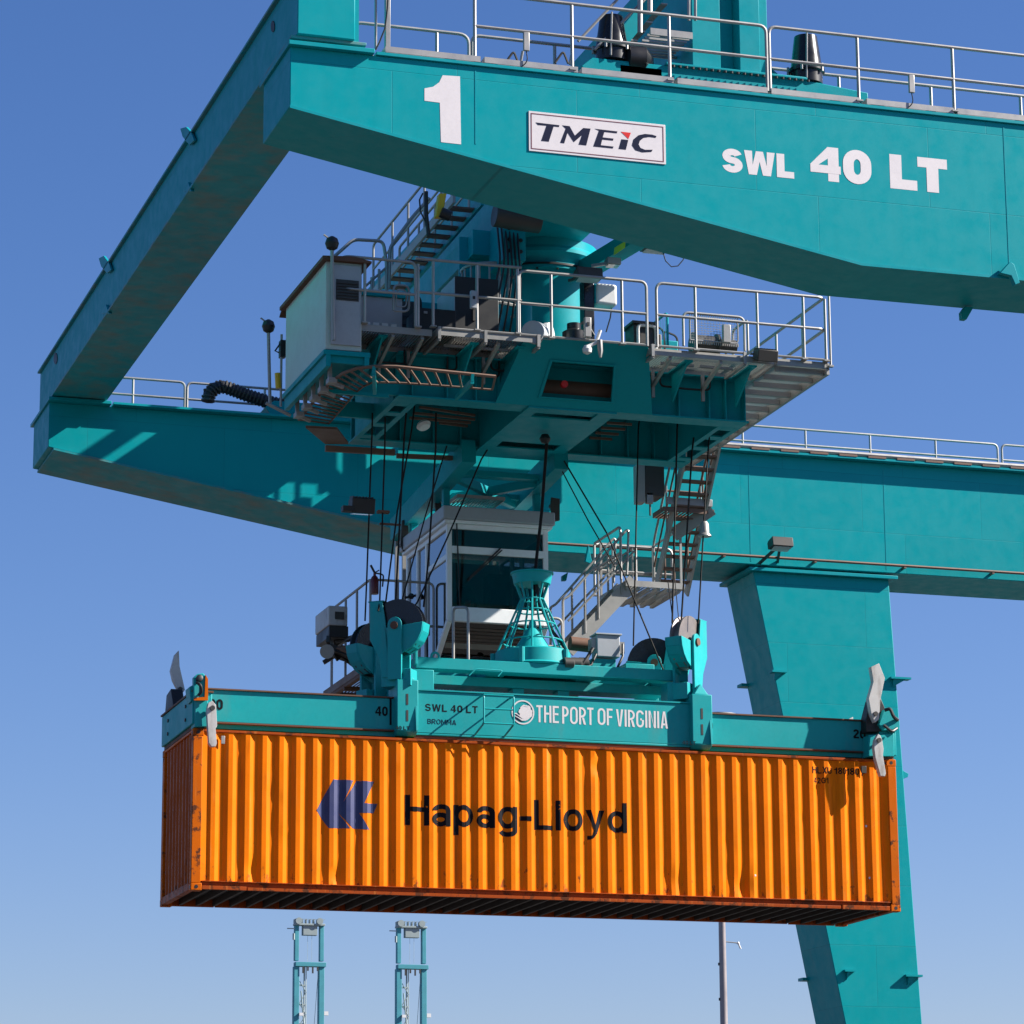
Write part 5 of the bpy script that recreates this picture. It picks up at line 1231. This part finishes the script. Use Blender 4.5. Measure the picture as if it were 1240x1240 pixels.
for cxb, s in ((3.55, 1), (8.68, -1)):
    m = MB(); m.box(cxb-.18, cxb+.18, -.01, Ym+.4, 10.70, 11.55)
    m.prism([(cxb-.18, -.01, 10.70), (cxb+.18, -.01, 10.70), (cxb+.16, .1, 10.63), (cxb-.16, .1, 10.63)], (0, .3, 0))
    m.prism([(cxb-.14, .0, 11.55), (cxb+.12, .0, 11.55), (cxb+.02, .1, 11.75)], (0, .3, 0))
    cb = m.build('guide_block', teal_w, sp, .012)
    for z in (11.22, 10.95):
        m = MB(); m.box(cxb-.025, cxb+.01, -.0145, -.0105, z-.09, z+.09); m.build('slot', darkst, cb)
    m = MB()
    x = cxb+.19
    m.prism([(x-.03, -.07, 10.70), (x-.03, -.011, 10.70), (x-.03, -.011, 11.12)], (-.03, 0, 0)); m.build('gusset', teal_w, cb)
# ladder rungs on the frame
ld = MB()
xl, xr = at(583, 850, Y=-.02).x, at(619, 850, Y=-.02).x
for x in (xl, xr): ld.tube(fillet([(x, Ym, 11.33), (x, -.16, 11.33), (x, -.16, 10.86), (x-.08, Ym, 10.70)], .06), .016, 6)
for z in (11.33, 11.1, 10.86): ld.tube([(xl, -.16, z), (xr, -.16, z)], .014, 6)
ld.build('step_ladder', teal_w, sp)
# lettering on the spreader
kk = 6.2
def tpx(txt, tl, bl, tr, org, k_, Y, mat, **kw):
    f = lambda p: (org[0]+p[0]/k_, org[1]+p[1]/k_)
    letters_px(txt, f(tl), f(bl), f(tr), Y, **kw).build('lettering', mat, sp)
tpx('SWL 40 LT', (340, 137), (340, 191), (735, 155), (460, 830), kk, Ym-.002, letter_k, s=.17, gap=.16, space=.3)
tpx('BROMMA', (357, 250), (357, 288), (573, 262), (460, 830), kk, Ym-.002, letter_n, s=.14, gap=.16)
k6 = 5.636
for wd, x0, x1, y0, y1 in (('THE', 222, 375, 78, 194), ('PORT', 398, 612, 86, 204), ('OF', 640, 742, 98, 212), ('VIRGINIA', 766, 1118, 106, 222)):
    tpx(wd, (x0, y0), (x0, y1), (x1, y0+8), (610, 840), k6, Ym-.002, letter_w, s=.115, cond=.56, gap=.08)
a = at(633.3, 862.5, Y=Ym-.006); rr_ = 13.8/70
m = MB()
ring = [Vector((a.x+rr_*math.cos(k*math.pi/20), a.y, a.z+rr_*1.04*math.sin(k*math.pi/20))) for k in range(40)]
ringi = [Vector((a.x+rr_*.88*math.cos(k*math.pi/20), a.y, a.z+rr_*.92*math.sin(k*math.pi/20))) for k in range(40)]
for k in range(40): m.add([ring[k], ring[(k+1) % 40], ringi[(k+1) % 40], ringi[k]], [(0, 1, 2, 3)])
m.build('ring_mark', letter_w, sp)
m = MB(); m.add([Vector((a.x+.045+.115*math.cos(k*math.pi/12)*(1+.12*math.sin(k*2.3)), a.y-.001, a.z-.0+.125*math.sin(k*math.pi/12)*(1+.1*math.cos(k*1.7)))) for k in range(24)], [tuple(range(24))]); m.build('globe_mark', letter_w, sp)
def wave_(pts, mat, d): mm = MB(); mm.add([Vector((a.x+x*rr_, a.y-d, a.z+z*rr_)) for x, z in pts], [tuple(range(len(pts)))]); mm.build('wave_mark', mat, sp)
wave_([(-.9, -.05), (-.55, -.1), (-.3, -.3), (0, -.55), (.3, -.7), (-.1, -.72), (-.45, -.5), (-.85, -.3)], letter_w, .002)
wave_([(-.85, -.32), (-.5, -.5), (-.2, -.72), (0, -.84), (-.3, -.82), (-.65, -.62)], letter_n, .003)
wave_([(-.86, -.14), (-.55, -.2), (-.25, -.42), (-.0, -.6), (-.4, -.42), (-.7, -.28)], letter_n, .0035)
wave_([(.05, .55), (.3, .62), (.55, .5), (.35, .47)], letter_w, .003)
for txt, x0, x1, y0, y1 in (('20', 253, 270, 846, 859), ('40', 454.5, 469.5, 855, 866.5), ('40', 848.5, 863, 872.5, 884), ('20', 1033, 1048, 883, 894)):
    letters_px(txt, (x0, y0), (x0, y1), (x1, y0+.5), Yt-.005, s=.2).build('lettering', letter_k, sp)
for x in (473, 844.5):
    p0, p1 = at(x-1.2, 845 if x < 600 else 862, Y=Yt-.005), at(x+1.2, 878 if x < 600 else 893, Y=Yt-.005); MB().box(p0.x, p1.x, Yt-.006, Yt-.002, p1.z, p0.z).build('index_line', letter_k, sp)
for x, y in ((486, 881), (833, 899)):
    p = at(x, y, Y=-.0125)
    letters_on_y('40 LT', p.x-.1, p.x+.14, p.z-.035, p.z+.025, -.0125, s=.18).build('lettering', letter_k, sp)
# end beams
for x0, x1, xo in ((-.02, .3, -1), (11.9, 12.21, 1)):
    m = MB(); m.box(x0, x1, .0, 2.44, 10.66, 11.17); eb = m.build('end_beam', teal_w, sp, .012)
    m = MB(); m.box(x0-.02, x1+.02, -.02, 2.46, 11.172, 11.2); m.box(x0+.04, x1-.04, .04, 2.4, 10.60, 10.655); m.build('rusty_flange', rusty, eb)
    m = MB()
    for y in (.5, 1.9):
        for z in (10.8, 11.02): m.cyl((x0-.001, y, z), (x0-.02, y, z), .03, 8)
    m.build('bolt', darkst, eb)
    for y in (.08, 2.36):
        m = MB(); m.box(x0+.06, x0+.2, y-.06, y+.06, 10.5, 10.60); m.build('twistlock', darkst, eb)
    m = MB(); yl = 1.95; m.prism([(x0+.02, yl-.35, 11.2), (x0+.02, yl+.35, 11.2), (x0+.02, yl+.25, 11.5), (x0+.02, yl-.1, 11.55)], (.2, 0, 0)); m.build('flipper_gear', black, eb, .01)
# front corner plates of the end beams
for (px, nm) in (([(236, 829), (252, 829), (252, 880), (236, 880)], 0), ([(1052, 890), (1083, 888), (1083, 916), (1052, 916)], 1)):
    poly_px(px, -.06, .3).build('corner_block', teal_w, sp, .012)
# hydraulic flipper motors
m = MB(); poly_px([(234.5, 820), (239, 816), (246, 815), (251, 820), (251, 847), (235, 847)], -.1, .12, m); m.build('flipper_motor', teal_w, sp, .01)
m = MB(); fr_ = [(249, 817), (252, 822), (252, 848), (235, 848), (235, 845), (248, 844)]; poly_px(fr_, -.13, .03, m); m.build('worn_bracket', orange_r, sp)
m = MB(); a = at(241, 822, Y=-.12); m.lathe(a, [(.055, 0), (.055, .05), (.03, .06)], 16, (0, -1, .2)); m.tube(fillet([at(238, 826, Y=-.15), at(243, 830, Y=-.2), at(244, 838, Y=-.16), at(240, 842, Y=-.12)], .04), .025, 6); m.build('hydraulic_hose', black, sp)
poly_px([(229, 832), (236, 828), (236, 845), (231, 850)], .0, .3).build('corner_block', teal_w, sp, .01)
m = MB(); poly_px(crop([(880, 410), (905, 400), (940, 450), (980, 480), (980, 520), (950, 555), (930, 535), (880, 540), (850, 500)], 900, 780, 5.167), -.1, .25, m); m.build('flipper_motor', teal_w, sp, .01)
m = MB(); m.tube(fillet([at(1071, 860, Y=-.15), at(1078, 858, Y=-.2), at(1082, 868, Y=-.2), at(1087, 872, Y=-.1)], .04), .03, 8); m.tube(fillet([at(1070, 878, Y=-.15), at(1080, 886, Y=-.2), at(1086, 882, Y=-.14)], .04), .025, 8); m.build('hydraulic_hose', black, sp)
m = MB(); poly_px(crop([(800, 345), (860, 335), (885, 395), (880, 545), (770, 550), (768, 470)], 900, 780, 5.167), -.02, .25, m); m.build('flipper_gear', black, sp, .01)
# guide flippers
def flipper(px, Y, th, mat=white_scr):
    f = poly_px(px, Y, th).build('guide_flipper', mat, sp, .004)
    lo = sum((Vector(p) for p in px), Vector((0, 0)))/len(px); ys = sorted(px, key=lambda p: p[1]); up_ = ys[0] if px[0][1] > 840 else ys[-1]
    c = at(lo.x*.3+up_[0]*.7, lo.y*.3+up_[1]*.7, Y=Y); MB().cyl(c+Vector((0, -.03, 0)), c+Vector((0, th+.03, 0)), .04, 14).build('hinge_pin', darkst, f)
    return f
flipper([(257, 848.5), (261.5, 853.5), (263, 879), (261, 882), (262.5, 900), (261, 904), (256, 904), (253, 899), (251.8, 880), (250.5, 860), (252.5, 851)], -.22, .1)
flipper(crop([(540, 110), (575, 135), (598, 200), (620, 330), (610, 430), (655, 700), (640, 745), (575, 738), (550, 650), (500, 480), (480, 330), (490, 200)], 1020, 880, 12.4), -.24, .1)
flipper(crop([(800, 142), (850, 120), (886, 212), (858, 350), (850, 470), (825, 490), (803, 440), (785, 340), (815, 235)], 900, 780, 5.167), -.14, .12, white_scr)
flipper(crop([(275, 78), (285, 280), (340, 520), (352, 575), (300, 640), (235, 520), (200, 450), (172, 330), (225, 130)], 190, 780, 10.333), 2.1, .1, white_scr)
flipper([(1026, 872), (1033, 868), (1034, 905), (1028, 935), (1022, 930), (1023, 900)], 2.5, .1)

# ------------------------------------------------------------------ orange shipping container
ct = thing('shipping_container', 'orange shipping container with dark lettering and blue arrow emblem under the spreader', 'shipping container', (6.1, 1.2, 8))
CL, CW, CZ, CH = 12.192, 2.438, 8.0, 2.591
zb0, zb1 = CZ+.155, CZ+CH-.05
PIT = .278; xc0 = at(386.1, 985, Y=.03).x      # centre of a right-facing flank
rnd = random.Random(11)
DENTS = [(rnd.uniform(.4, 11.8), rnd.uniform(8.2, 10.4), rnd.uniform(.04, .12), rnd.uniform(.003, .010)) for _ in range(34)]
DENTS += [(6.8, 10.25, .09, .03), (9.35, 8.35, .14, .05), (2.35, 8.3, .1, .03), (1.0, 8.35, .12, .03), (8.1, 8.4, .15, .03)]
def dent(x, z):
    d = .0012*math.sin(x*1.7+z*2.1)+.0006*math.sin(x*4.1-z*3)
    for a, b_, r, k_ in DENTS:
        q = ((x-a)/r)**2+((z-b_)/(r*1.2))**2
        if q < 6: d += k_*math.exp(-q)
    return d
def prof(x):
    """inset of the trapezoidal sheet at x: 0 on the outer flats, .036 on the inner flats"""
    t_ = ((x-xc0+.034) % PIT)
    if t_ < .068: return .037*t_/.068
    if t_ < .138: return .037
    if t_ < .206: return .037*(1-(t_-.138)/.068)
    return 0.
def edges_fade(x): return prof(x) if .26 < x < CL-.26 else 0.
brk = [.16]
k0 = math.floor((.26-xc0)/PIT)-1
xs = []
for i in range(k0, k0+48):
    for o_ in (0, .068, .138, .206):
        x = xc0-.034+i*PIT+o_
        if .27 < x < CL-.27: xs.append(x)
brk = [.15, .262]+xs+[CL-.262, CL-.15]
rowz = [zb0+(zb1-zb0)*i/30 for i in range(31)]
YS = .016
def sheet_y(x, z): return YS+edges_fade(x)+dent(x, z)
m = MB(); nx = len(brk)
m.add([(x, sheet_y(x, z), z) for z in rowz for x in brk], [(j*nx+i, j*nx+i+1, (j+1)*nx+i+1, (j+1)*nx+i) for j in range(30) for i in range(nx-1)])
side = m.build('side_panel', orange, ct, ang=20)
m = MB(); m.add([(x, CW-YS-edges_fade(x), z) for z in (zb0, zb1) for x in brk], [(i, i+1, nx+i+1, nx+i) for i in range(nx-1)]); m.build('side_panel', orange, ct, ang=20)
# end walls
ysb = [.15]
pe_ = .25
for i in range(9):
    for o_ in (0, .07, .125, .195): ysb.append(.17+i*pe_+o_)
ysb = [y for y in ysb if y < CW-.15]+[CW-.15]
def pe_in(y):
    t_ = (y-.17) % pe_
    if y < .17: return 0
    if t_ < .07: return .04*t_/.07
    if t_ < .125: return .04
    if t_ < .195: return .04*(1-(t_-.125)/.07)
    return 0
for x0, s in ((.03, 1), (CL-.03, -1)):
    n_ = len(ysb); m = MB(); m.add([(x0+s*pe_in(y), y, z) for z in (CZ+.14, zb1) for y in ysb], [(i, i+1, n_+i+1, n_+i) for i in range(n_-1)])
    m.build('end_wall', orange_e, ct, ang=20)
# posts, castings, rails
for x0, x1 in ((0.004, .155), (CL-.155, CL-.004)):
    for y0, y1 in ((.003, .15), (CW-.15, CW-.003)):
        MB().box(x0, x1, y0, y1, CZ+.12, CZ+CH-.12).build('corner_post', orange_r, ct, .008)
for x in (0, CL-.178):
    for y in (0, CW-.162):
        for z in (CZ, CZ+CH-.118):
            cst = MB().box(x, x+.178, y, y+.162, z, z+.118).build('corner_casting', orange_r, ct, .01)
            m = MB()
            yo = -.002 if y == 0 else y+.162; m.lathe((x+.089, yo, z+.059), [(.03, 0), (.03, .004)], 16, (0, 1, 0))
            xo = -.002 if x == 0 else x+.178; m.lathe((xo, y+.081, z+.059), [(.03, 0), (.03, .004)], 16, (1, 0, 0))
            m.build('casting_hole', black, cst)
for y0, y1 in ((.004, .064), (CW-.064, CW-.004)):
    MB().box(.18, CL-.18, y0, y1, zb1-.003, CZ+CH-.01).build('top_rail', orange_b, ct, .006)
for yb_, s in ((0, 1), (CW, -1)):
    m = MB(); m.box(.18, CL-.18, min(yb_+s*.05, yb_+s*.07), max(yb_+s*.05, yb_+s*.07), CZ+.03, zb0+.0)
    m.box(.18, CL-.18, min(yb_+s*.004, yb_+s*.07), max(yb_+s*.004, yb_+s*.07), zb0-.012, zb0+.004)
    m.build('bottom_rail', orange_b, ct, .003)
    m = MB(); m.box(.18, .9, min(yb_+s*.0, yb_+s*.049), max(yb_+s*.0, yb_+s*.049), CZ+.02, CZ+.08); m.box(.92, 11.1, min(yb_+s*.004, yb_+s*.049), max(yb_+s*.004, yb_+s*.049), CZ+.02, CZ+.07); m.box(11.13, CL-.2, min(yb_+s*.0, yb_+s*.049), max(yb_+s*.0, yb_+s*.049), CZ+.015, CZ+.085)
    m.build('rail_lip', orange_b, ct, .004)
for x0, x1 in ((.0, .1), (CL-.1, CL)):
    MB().box(x0, x1, .165, CW-.165, CZ+.02, CZ+.14).build('end_sill', orange_b, ct, .006); MB().box(x0+.004, x1-.004, .165, CW-.165, zb1, CZ+CH-.01).build('end_header', orange_r, ct, .006)
MB().box(.1, CL-.1, .07, CW-.07, CZ+CH-.035, CZ+CH-.015).build('roof', orange, ct)
m = MB()
for i in range(42):
    x = .3+i*.283; m.box(x, x+.045, .08, CW-.08, CZ+.03, CZ+.045); m.box(x, x+.005, .08, CW-.08, CZ+.045, CZ+.14)
m.build('floor_crossmember', under_m, ct)
MB().box(.1, CL-.1, .072, CW-.072, CZ+.14, CZ+.153).build('floor', darkst, ct)
# small plates on the panel
for x, y, w_, h_, mt in ((270, 896, .06, .13, galv), (1046, 932, .09, .12, darkst)):
    a = at(x, y, Y=.0); MB().box(a.x-w_/2, a.x+w_/2, -.012, .012, a.z-h_/2, a.z+h_/2).build('id_plate', mt, ct, .004)
for x, y in ((915, 1060), (1054, 1063), (1050, 1000), (1084, 1015)):
    a = at(x, y, Y=.01); m = MB(); m.lathe((a.x, sheet_y(a.x, a.z)-.004, a.z), [(.02, 0), (.012, .003)], 10, (0, -1, 0)); m.build('paint_chip', letter_w, ct)
# lettering wrapped over the corrugation
def wrap(vs, fs, mm, lift=.003):
    bm = bmesh.new(); bv = [bm.verts.new((x, 0, z)) for x, z in vs]
    for f in fs:
        try: bm.faces.new([bv[i] for i in f])
        except ValueError: pass
    x0, x1 = min(v[0] for v in vs), max(v[0] for v in vs); z0, z1 = min(v[1] for v in vs), max(v[1] for v in vs)
    for x in brk:
        if x0 < x < x1: bmesh.ops.bisect_plane(bm, geom=bm.verts[:]+bm.edges[:]+bm.faces[:], dist=1e-5, plane_co=(x, 0, 0), plane_no=(1, 0, 0))
    for z in rowz:
        if z0 < z < z1: bmesh.ops.bisect_plane(bm, geom=bm.verts[:]+bm.edges[:]+bm.faces[:], dist=1e-5, plane_co=(0, 0, z), plane_no=(0, 0, 1))
    bm.verts.index_update()
    V = []
    for v in bm.verts:
        x, z = v.co.x, v.co.z
        V.append((x, sheet_lin(x, z)-lift, z))
    F = [tuple(v.index for v in f.verts) for f in bm.faces]; bm.free()
    mm.add(V, F)
import bisect
def sheet_lin(x, z):
    i = max(0, min(nx-2, bisect.bisect_right(brk, x)-1)); j = max(0, min(29, bisect.bisect_right(rowz, z)-1))
    u = (x-brk[i])/(brk[i+1]-brk[i]); v = (z-rowz[j])/(rowz[j+1]-rowz[j])
    a, b_, c_, d = [sheet_y(brk[i+p], rowz[j+q]) for p, q in ((0, 0), (1, 0), (0, 1), (1, 1))]
    return (a*(1-u)+b_*u)*(1-v)+(c_*(1-u)+d*u)*v
def wrap_text(txt, X0, X1, Z0, Z1, name, mat, **kw):
    ps, w_ = letter_pieces(txt, **kw); mm = MB()
    for i, (vs, fs) in enumerate(ps):
        wrap([(X0+x/w_*(X1-X0), Z0+z*(Z1-Z0)) for x, z in vs], fs, mm, .003+.0005*(i % 4))
    return mm.build(name, mat, ct, ang=20)
hx0, hx1 = at(491, 980, Y=.02).x, at(759, 990, Y=.02).x; hz0, hz1 = at(491, 998.7, Y=.02).z, at(491, 962, Y=.02).z
wrap_text('Hapag-Lloyd', hx0, hx1, hz0, hz1, 'lettering', letter_c, s=.155, gap=.095)
kz = 5.905
lg1 = [(78, 362), (200, 140), (345, 147), (270, 303), (230, 370), (318, 490), (165, 488)]
lg2 = [(368, 150), (495, 155), (420, 310), (515, 315), (490, 380), (385, 380), (460, 500), (338, 490), (230, 370), (270, 303)]
for pg in (lg1, lg2):
    P2 = [at(*p, Y=.02) for p in crop(pg, 370, 920, kz)]
    mm = MB(); wrap([(p.x, p.z) for p in P2], [tuple(range(len(P2)))], mm); mm.build('arrow_emblem', letter_b, ct, ang=20)
for txt, xa_, xb_, ya_, yb_2 in (('HLXU 130160 7', 984, 1048, 928, 936), ('42G1', 986, 1003, 941, 948)):
    p0, p1 = at(xa_, yb_2, Y=.02), at(xb_, yb_2, Y=.02); zt_ = at(xa_, ya_, Y=.02).z
    wrap_text(txt, p0.x, p1.x, p0.z, zt_, 'id_lettering', letter_c, s=.16, gap=.12)

# ------------------------------------------------------------------ far ship cranes and the lamp mast
def far_crane(label, xl, xr, ytop, ymid, Y=620):
    a, b_ = at(xl, ymid, Y=Y), at(xr, ymid, Y=Y); top = at(xl, ytop, Y=Y).z; mid = a.z
    t = thing('ship_crane', label, 'crane', ((a.x+b_.x)/2, Y, 0), 'ship to shore cranes far away')
    w_ = b_.x-a.x
    for x, y in ((a.x, 0), (b_.x-w_*.17, 0)):
        m = MB(); m.box(x, x+w_*.17, Y, Y+1.6, 22, mid); m.box(x+w_*.02, x+w_*.15, Y+.1, Y+1.4, mid+1.2, top); m.build('boom_girder', blueclr, t, .05)
    m = MB(); m.box(a.x+.2, b_.x+.3, Y-.3, Y+1.6, mid, mid+.9); m.build('cross_beam', blueclr, t, .05)
    m = MB(); m.box(a.x+w_*.28, b_.x-w_*.25, Y-.1, Y+1.4, top-2.4, top-.4); m.box(a.x, b_.x, Y-.4, Y+1.6, top-.4, top); m.build('boom_tip', far_w, t, .05)
    m = MB()
    for i in range(2): m.lathe((a.x+w_*(.12+.7*i), Y-.6, top+.5), [(.7, 0), (.7, .5)], 14, (0, 1, 0))
    for i in range(8): m.box(a.x+i*w_/8, a.x+i*w_/8+.12, Y-.3, Y+1.2, top, top+.9)
    m.box(a.x, b_.x, Y-.3, Y-.2, top+.85, top+.95); m.build('tip_railing', far_w, t)
    for i in range(4): x = a.x+w_*(.26+.16*i); MB().box(x, x+.3, Y-.3, Y, mid-1.4+(i % 2)*.5, mid).build('sheave_block', darkst, t)
    m = MB()
    for i in range(10): m.box(a.x+w_*.2, a.x+w_*.42, Y+.6, Y+.9, mid-4-i*4, mid-3.7-i*4)
    m.tube([(a.x+w_*.38, Y+.8, 22), (a.x+w_*.36, Y+.8, mid)], .16, 6); m.tube([(a.x+w_*.3, Y+.5, mid-13), (b_.x-w_*.2, Y+.5, mid-19)], .14, 6); m.tube([(a.x+w_*.3, Y+.5, 22), (b_.x-w_*.2, Y+.5, mid-2)], .05, 6)
    m.tube([(a.x+w_*.25, Y+.6, mid-5), (a.x+w_*.4, Y+.6, mid-15)], .14, 6); 
    for i in range(9): z = mid-3-i*4.6; m.tube([(a.x+w_*.2, Y+.6, z), (a.x+w_*.42, Y+.6, z-2.3), (a.x+w_*.2, Y+.6, z-4.6)], .1, 5)
    m.tube([(a.x+w_*.44, Y+.8, 22), (a.x+w_*.42, Y+.8, mid)], .1, 5)
    m.build('stay_ladder', far_w, t)
    for i in range(2):
        m = MB(); m.tube([(a.x+w_*(.45+.14*i), Y+.5, mid), (a.x+w_*(.45+.14*i), Y+.5, top-2)], .03, 5); m.build('stay_rope', far_w, t)
    m = MB(); m.box(a.x-1.6, a.x, Y, Y+.2, top-1.2, top-1.0); m.cyl((a.x-.2, Y, mid+5.5), (a.x-.2, Y, mid+6.8), .25, 8); m.build('marker_arm', far_w, t)
    for dz in (0,): m = MB(); m.box(b_.x, b_.x+.9, Y, Y+.8, mid-10, mid-9.2); m.build('side_platform', white, t); m = MB(); m.box(a.x+w_*.16, a.x+w_*.3, Y-.5, Y, mid-10.2, mid-9.6); m.build('side_platform', white, t)
    # portal below (hidden behind the horizon of the picture)
    m = MB()
    for x in (a.x-6, b_.x+6):
        for y in (Y+4, Y+26): m.box(x-.8, x+.8, y-.8, y+.8, 0, 45)
    m.box(a.x-7, b_.x+7, Y+3, Y+5, 38, 41); m.box(a.x-7, b_.x+7, Y+25, Y+27, 38, 41); m.box(a.x-1, b_.x+1, Y+1.7, Y+40, 21, 24); m.build('portal_leg', blueclr, t)
far_crane('far ship crane with raised pale teal boom, left one of the two below the container', 356.5, 393, 1118, 1170)
far_crane('far ship crane with raised pale teal boom, right one of the two below the container', 480.5, 517, 1121, 1173)
p0, p1 = at(872.3, 1118, Y=82), at(876.8, 1240, Y=82)
lp = thing('lamp_mast', 'tall grey steel lamp mast with a thin side arm, rising behind the container', 'lamp mast', (p0.x, 82, 0))
m = MB(); m.tube([(p1.x+.0, 82, 0), (p1.x, 82, p1.z), (p1.x, 82, 26)], [.24, .165, .12], 20); m.build('pole', pole_m, lp)
m = MB()
for z in (10.5, 11.5, 12.5, 14, 15.5): m.cyl((p1.x-.19, 82, z), (p1.x-.19, 82, z+.12), .03, 6)
m.build('cable_clip', darkst, lp)
a, b_ = at(878, 1140, Y=82), at(894, 1142, Y=82); m = MB(); m.tube([(p1.x, 82, a.z), b_], .025, 6); m.build('side_arm', galv, lp)
m = MB(); m.tube([b_, at(897, 1149, Y=82)], .04, 8); m.lathe(b_, [(.06, -.05), (.07, 0), (.03, .06)], 12); m.build('small_camera', white, lp)
m = MB(); m.lathe((p1.x, 82, 26), [(.12, 0), (.9, .1), (.9, .4), (.2, .5)], 16); m.build('lamp_head', galv, lp)

# ------------------------------------------------------------------ light, sky, camera
SUN = Vector((3.2, -1.0, 2.46)).normalized()
w = bpy.data.worlds.new('World'); scene.world = w; w.use_nodes = True
t = w.node_tree; bg = t.nodes['Background']
sk = t.nodes.new('ShaderNodeTexSky'); sk.sky_type = 'NISHITA'; sk.sun_disc = False
sk.sun_elevation = math.asin(SUN.z); sk.sun_rotation = math.atan2(SUN.x, SUN.y)
sk.altitude = 0; sk.air_density = 1.0; sk.dust_density = .6; sk.ozone_density = 3
hs_ = t.nodes.new('ShaderNodeHueSaturation'); hs_.inputs['Saturation'].default_value = 1.22
tn = t.nodes.new('ShaderNodeMix'); tn.data_type = 'RGBA'; tn.blend_type = 'MULTIPLY'; tn.inputs[0].default_value = 1; tn.inputs[7].default_value = (.89, .83, 1.03, 1)
t.links.new(sk.outputs['Color'], hs_.inputs['Color']); t.links.new(hs_.outputs['Color'], tn.inputs[6]); t.links.new(tn.outputs[2], bg.inputs['Color']); bg.inputs['Strength'].default_value = .056
sl = bpy.data.lights.new('Sun', 'SUN'); sl.energy = 5.0; sl.angle = R(.53); sl.color = (1, .95, .87)
so = bpy.data.objects.new('Sun', sl); COL.objects.link(so); so.rotation_euler = (-SUN).to_track_quat('-Z', 'Y').to_euler(); so.location = (30, -30, 60)

cd = bpy.data.cameras.new('Camera'); co = bpy.data.objects.new('Camera', cd); COL.objects.link(co)
Mx = Matrix(((CR.x, CU.x, -CF.x), (CR.y, CU.y, -CF.y), (CR.z, CU.z, -CF.z))).to_4x4(); Mx.translation = CAM
co.matrix_world = Mx; cd.sensor_width = 36; cd.lens = F_PX/1240*36; cd.clip_start = .5; cd.clip_end = 9000
scene.camera = co
scene.view_settings.view_transform = 'Standard'; scene.view_settings.look = 'None'; scene.view_settings.exposure = 1.26; scene.view_settings.gamma = 1
scene.view_settings.use_curve_mapping = False
scene.cycles.max_bounces = 8
